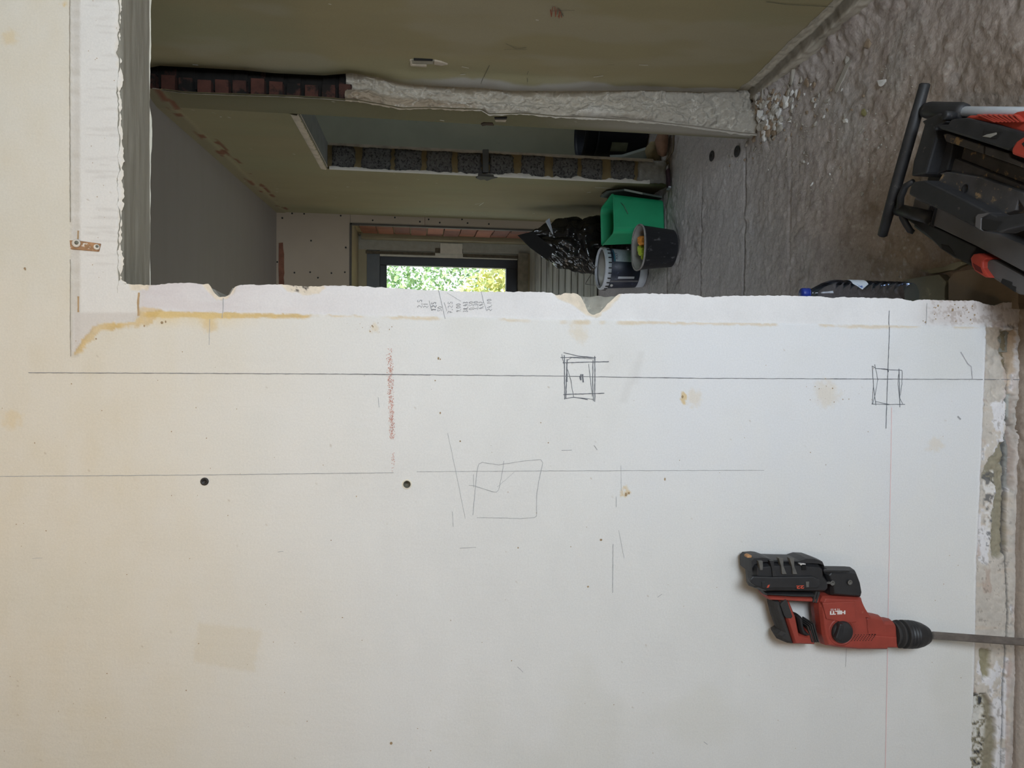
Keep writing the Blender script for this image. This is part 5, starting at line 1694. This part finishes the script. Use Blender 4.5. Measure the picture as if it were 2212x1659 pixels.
def crumb(name, x, y, a, b_, ang, mat, label, group, flat=.45, lift=0.0):
    P = onZ(x, y, 0)
    me = base_chunks[RR.randrange(8)]
    key = (me.name, mat.name)
    if key not in _cm:
        _cm[key] = me.copy()
        _cm[key].materials.append(mat)
    o = bpy.data.objects.new(name, _cm[key])
    COL.objects.link(o)
    s = min(a, b_) * flat
    o.scale = (a, b_, s)
    o.rotation_euler = (RR.uniform(-.12, .12), RR.uniform(-.12, .12), ang)
    o.location = (P[0], P[1], floor_z(P[0], P[1]) + s * .55 + lift)
    return tag(o, label, 'rubble', group)


# the biggest pieces one by one (zoom coordinates, half sizes in metres)
for (x, y, a, b_, ang, m_, lb) in (
        (1450, 850, .075, .020, -.9, gplas, 'long grey plaster shard lying flat farther out on the floor'),
        (1890, 920, .030, .014, 1.2, wplas, 'white plaster flake lying alone near the toolbox bar'),
        (850, 1130, .045, .024, .2, wplas, 'large white plaster flake at the foot of the broken wall corner'),
        (570, 1290, .050, .022, -.6, wplas, 'long white plaster lump under the broken wall corner'),
        (630, 1330, .024, .022, .1, wplas, 'blocky white plaster lump beside the long one under the corner'),
        (460, 1350, .028, .016, .8, wplas, 'white plaster lump at the door side of the rubble heap'),
        (530, 1110, .035, .018, .2, gplas, 'grey plaster slab tucked under the side wall end'),
        (1730, 480, .022, .020, .4, brub, 'brown pebble of rubble out on the floor by the side wall'),
        (1480, 665, .016, .014, .3, gplas, 'small grey pebble between the shard and the side wall'),
        (1115, 1120, .018, .012, 1.0, wplas, 'small white flake beyond the large flake'),
        (1130, 945, .018, .014, .3, brub, 'brown crumb close to the side wall foot'),
        (970, 1040, .030, .012, -.6, brub, 'brown plaster stick leaning in the heap'),
        (1060, 920, .028, .018, .3, brub, 'brown plaster curl at the side wall foot'),
        (1680, 1260, .022, .014, .7, plain('rubble_lime', lin(150, 144, 100), .9, var=.3, scale=60), 'greenish cluster of crumbs out on the floor'),
        (1480, 1350, .018, .010, 1.1, wplas, 'white sliver pair in the middle of the floor'),
        (960, 790, .08, .02, -.15, gplas, 'long plaster slab along the side wall foot'),
        (700, 1030, .06, .018, -.2, gplas, 'thin plaster slab jutting from the wall corner')):
    px_, py_ = KZ(x, y)
    crumb('rubble_chunk', px_, py_, a, b_, ang, m_, lb, 'larger plaster pieces on the floor')
for i in range(240):
    if i < 170:
        t = RR.random()
        px_, py_ = 1585 + abs(RR.gauss(0, 55)) + 75 * t, 290 - 105 * t + RR.gauss(0, 20)
        s = RR.uniform(.006, .017)
    else:
        px_, py_ = RR.uniform(1560, 1900), RR.uniform(190, 420)
        s = RR.uniform(.004, .009)
    if to_px(np.array([xnear(2.4), 2.4, 0]))[0] < px_ and py_ < 120:
        continue
    P = onZ(px_, py_, 0)
    if (P[1] < YS + .03 and P[0] > xnear(P[1]) - .035) or (P[1] > YS - .02 and P[0] > xfar(P[1]) - .02):
        # behind the torn plaster: the piece lies on the heap in front of it
        if i >= 170:
            continue
        Yq = RR.uniform(2.76, 2.90)
        px_, py_ = to_px(np.array([RR.uniform(1.0, 1.16), Yq, 0]))
        s = RR.uniform(.010, .026)
    mi = RR.randrange(4)
    cn = ('white', 'grey', 'grey', 'brown')[mi]
    zn = ('heaped at the door side of the broken wall corner' if py_ > 262 else 'heaped right under the broken wall corner' if py_ > 205 else 'heaped at the side wall end of the corner') if i < 170 else (
        'loose on the open floor toward the toolbox' if px_ > 1740 else 'loose on the open floor beyond the heap')
    crumb('rubble_crumb', px_, py_, s * RR.uniform(.8, 1.6), s * RR.uniform(.6, 1.0), RR.random() * 6.28, (wplas, gplas, gplas, brub)[mi],
          cn + ' plaster crumb ' + zn, cn + ' crumbs ' + zn, .6)
# dust-size grit, beyond counting
vs, fs = [], []
for i in range(1500):
    if i < 800:
        px_, py_ = RR.gauss(1680, 70), RR.gauss(290, 55)
    else:
        px_, py_ = RR.uniform(1480, 2180), RR.uniform(60, 600)
    P = onZ(px_, py_, 0)
    if (P[1] < YS + .03 and P[0] > xnear(P[1]) - .03) or (P[1] > YS - .10 and P[0] > xfar(YS) - .05) or P[1] < 1.95:
        continue
    z = floor_z(P[0], P[1])
    s = RR.uniform(.0012, .0036)
    k = len(vs)
    a = RR.random() * 6.28
    for q in range(4):
        t = a + q * 1.571
        vs.append((P[0] + s * math.cos(t) * RR.uniform(.6, 1.3), P[1] + s * math.sin(t) * RR.uniform(.6, 1.3), z - .001))
    vs.append((P[0], P[1], z + s * 1.1))
    fs += [(k, k + 1, k + 4), (k + 1, k + 2, k + 4), (k + 2, k + 3, k + 4), (k + 3, k, k + 4)]
tag(raw('plaster_grit', vs, fs, gplas), 'fine plaster grit strewn over the screed', 'grit', kind='stuff')
wsh = plain('washer_dark', lin(52, 50, 48), .6, .3, var=.1)
for (x, y, lb) in ((1537, 337, 'dark round rubber washer on the floor before the side doorway'), (1590, 327, 'dark round rubber washer on the floor nearer the wall corner')):
    P = onZ(x, y, 0)
    z = floor_z(P[0], P[1])
    o = lathe('washer', [(.012, 0), (.026, .001), (.027, .005), (.025, .007), (.012, .006), (.010, .002)], (P[0], P[1], z), wsh, None, 24)
    tag(o, lb, 'washer', 'washers on the floor')

# =================================================================== TREES OUTSIDE
def tree(name, c, h, r, cols, seed, label, n=900):
    e = empty(name, c, label, 'tree', 'trees outside the window')
    bark = plain('bark', lin(96, 80, 62), .9, var=.2)
    tube('trunk', [np.array(c), np.array(c) + [0.05, 0, h * .4], np.array(c) + [0, 0.05, h * .75]], [.10, .08, .04], bark, e, 8)
    g = np.random.default_rng(seed)
    d = g.normal(size=(n, 3))
    d /= np.linalg.norm(d, axis=1)[:, None]
    ctr = np.array(c) + np.array([0, 0, h * .55]) + d * (g.random((n, 1)) ** .4) * np.array([r, r, h * .48])
    a = g.normal(size=(n, 3))
    a /= np.linalg.norm(a, axis=1)[:, None]
    b_ = np.cross(a, g.normal(size=(n, 3)))
    b_ /= np.linalg.norm(b_, axis=1)[:, None]
    s = g.uniform(.035, .075, (n, 1))
    P = np.stack([ctr - a * s, ctr + b_ * s * .5, ctr + a * s, ctr - b_ * s * .5], 1).reshape(-1, 3)
    fcs = [(4 * i, 4 * i + 1, 4 * i + 2, 4 * i + 3) for i in range(n)]
    m, nt, b = _base('leaf_%d' % seed, .6)
    v = _coord(nt)
    col = _mix(nt, _ramp(nt, _noise(nt, v, 3.0, 3), .35, .65), cols[0], cols[1])
    nt.links.new(col, b.inputs['Base Color'])
    o = raw('foliage', P, fcs, m, e)
    o['kind'] = 'stuff'
    return e


GR = (tuple(lin(96, 136, 84)), tuple(lin(176, 205, 150)))
YL = (tuple(lin(166, 180, 112)), tuple(lin(226, 222, 150)))
tree('garden_tree', (1.3, 14.6, -1.6), 6.2, 1.7, GR, 1, 'green leafy tree at the upper part of the window view', 9000)
tree('garden_tree', (-.2, 11.4, -1.6), 4.0, 1.1, YL, 2, 'yellow green bush close behind the window', 7000)
tree('garden_tree', (.75, 9.2, -1.6), 2.6, .8, YL, 3, 'low bright yellow shrub at the bottom of the window view', 5000)
tree('garden_tree', (-2.3, 15.5, -1.6), 6.4, 1.8, GR, 4, 'pale green tree farthest behind the window', 9000)
gnd = struct(box('garden_ground', (-12, 7.0, -1.75), (12, 26, -1.6), plain('gravel', lin(124, 120, 108), .9, var=.2, scale=2)))
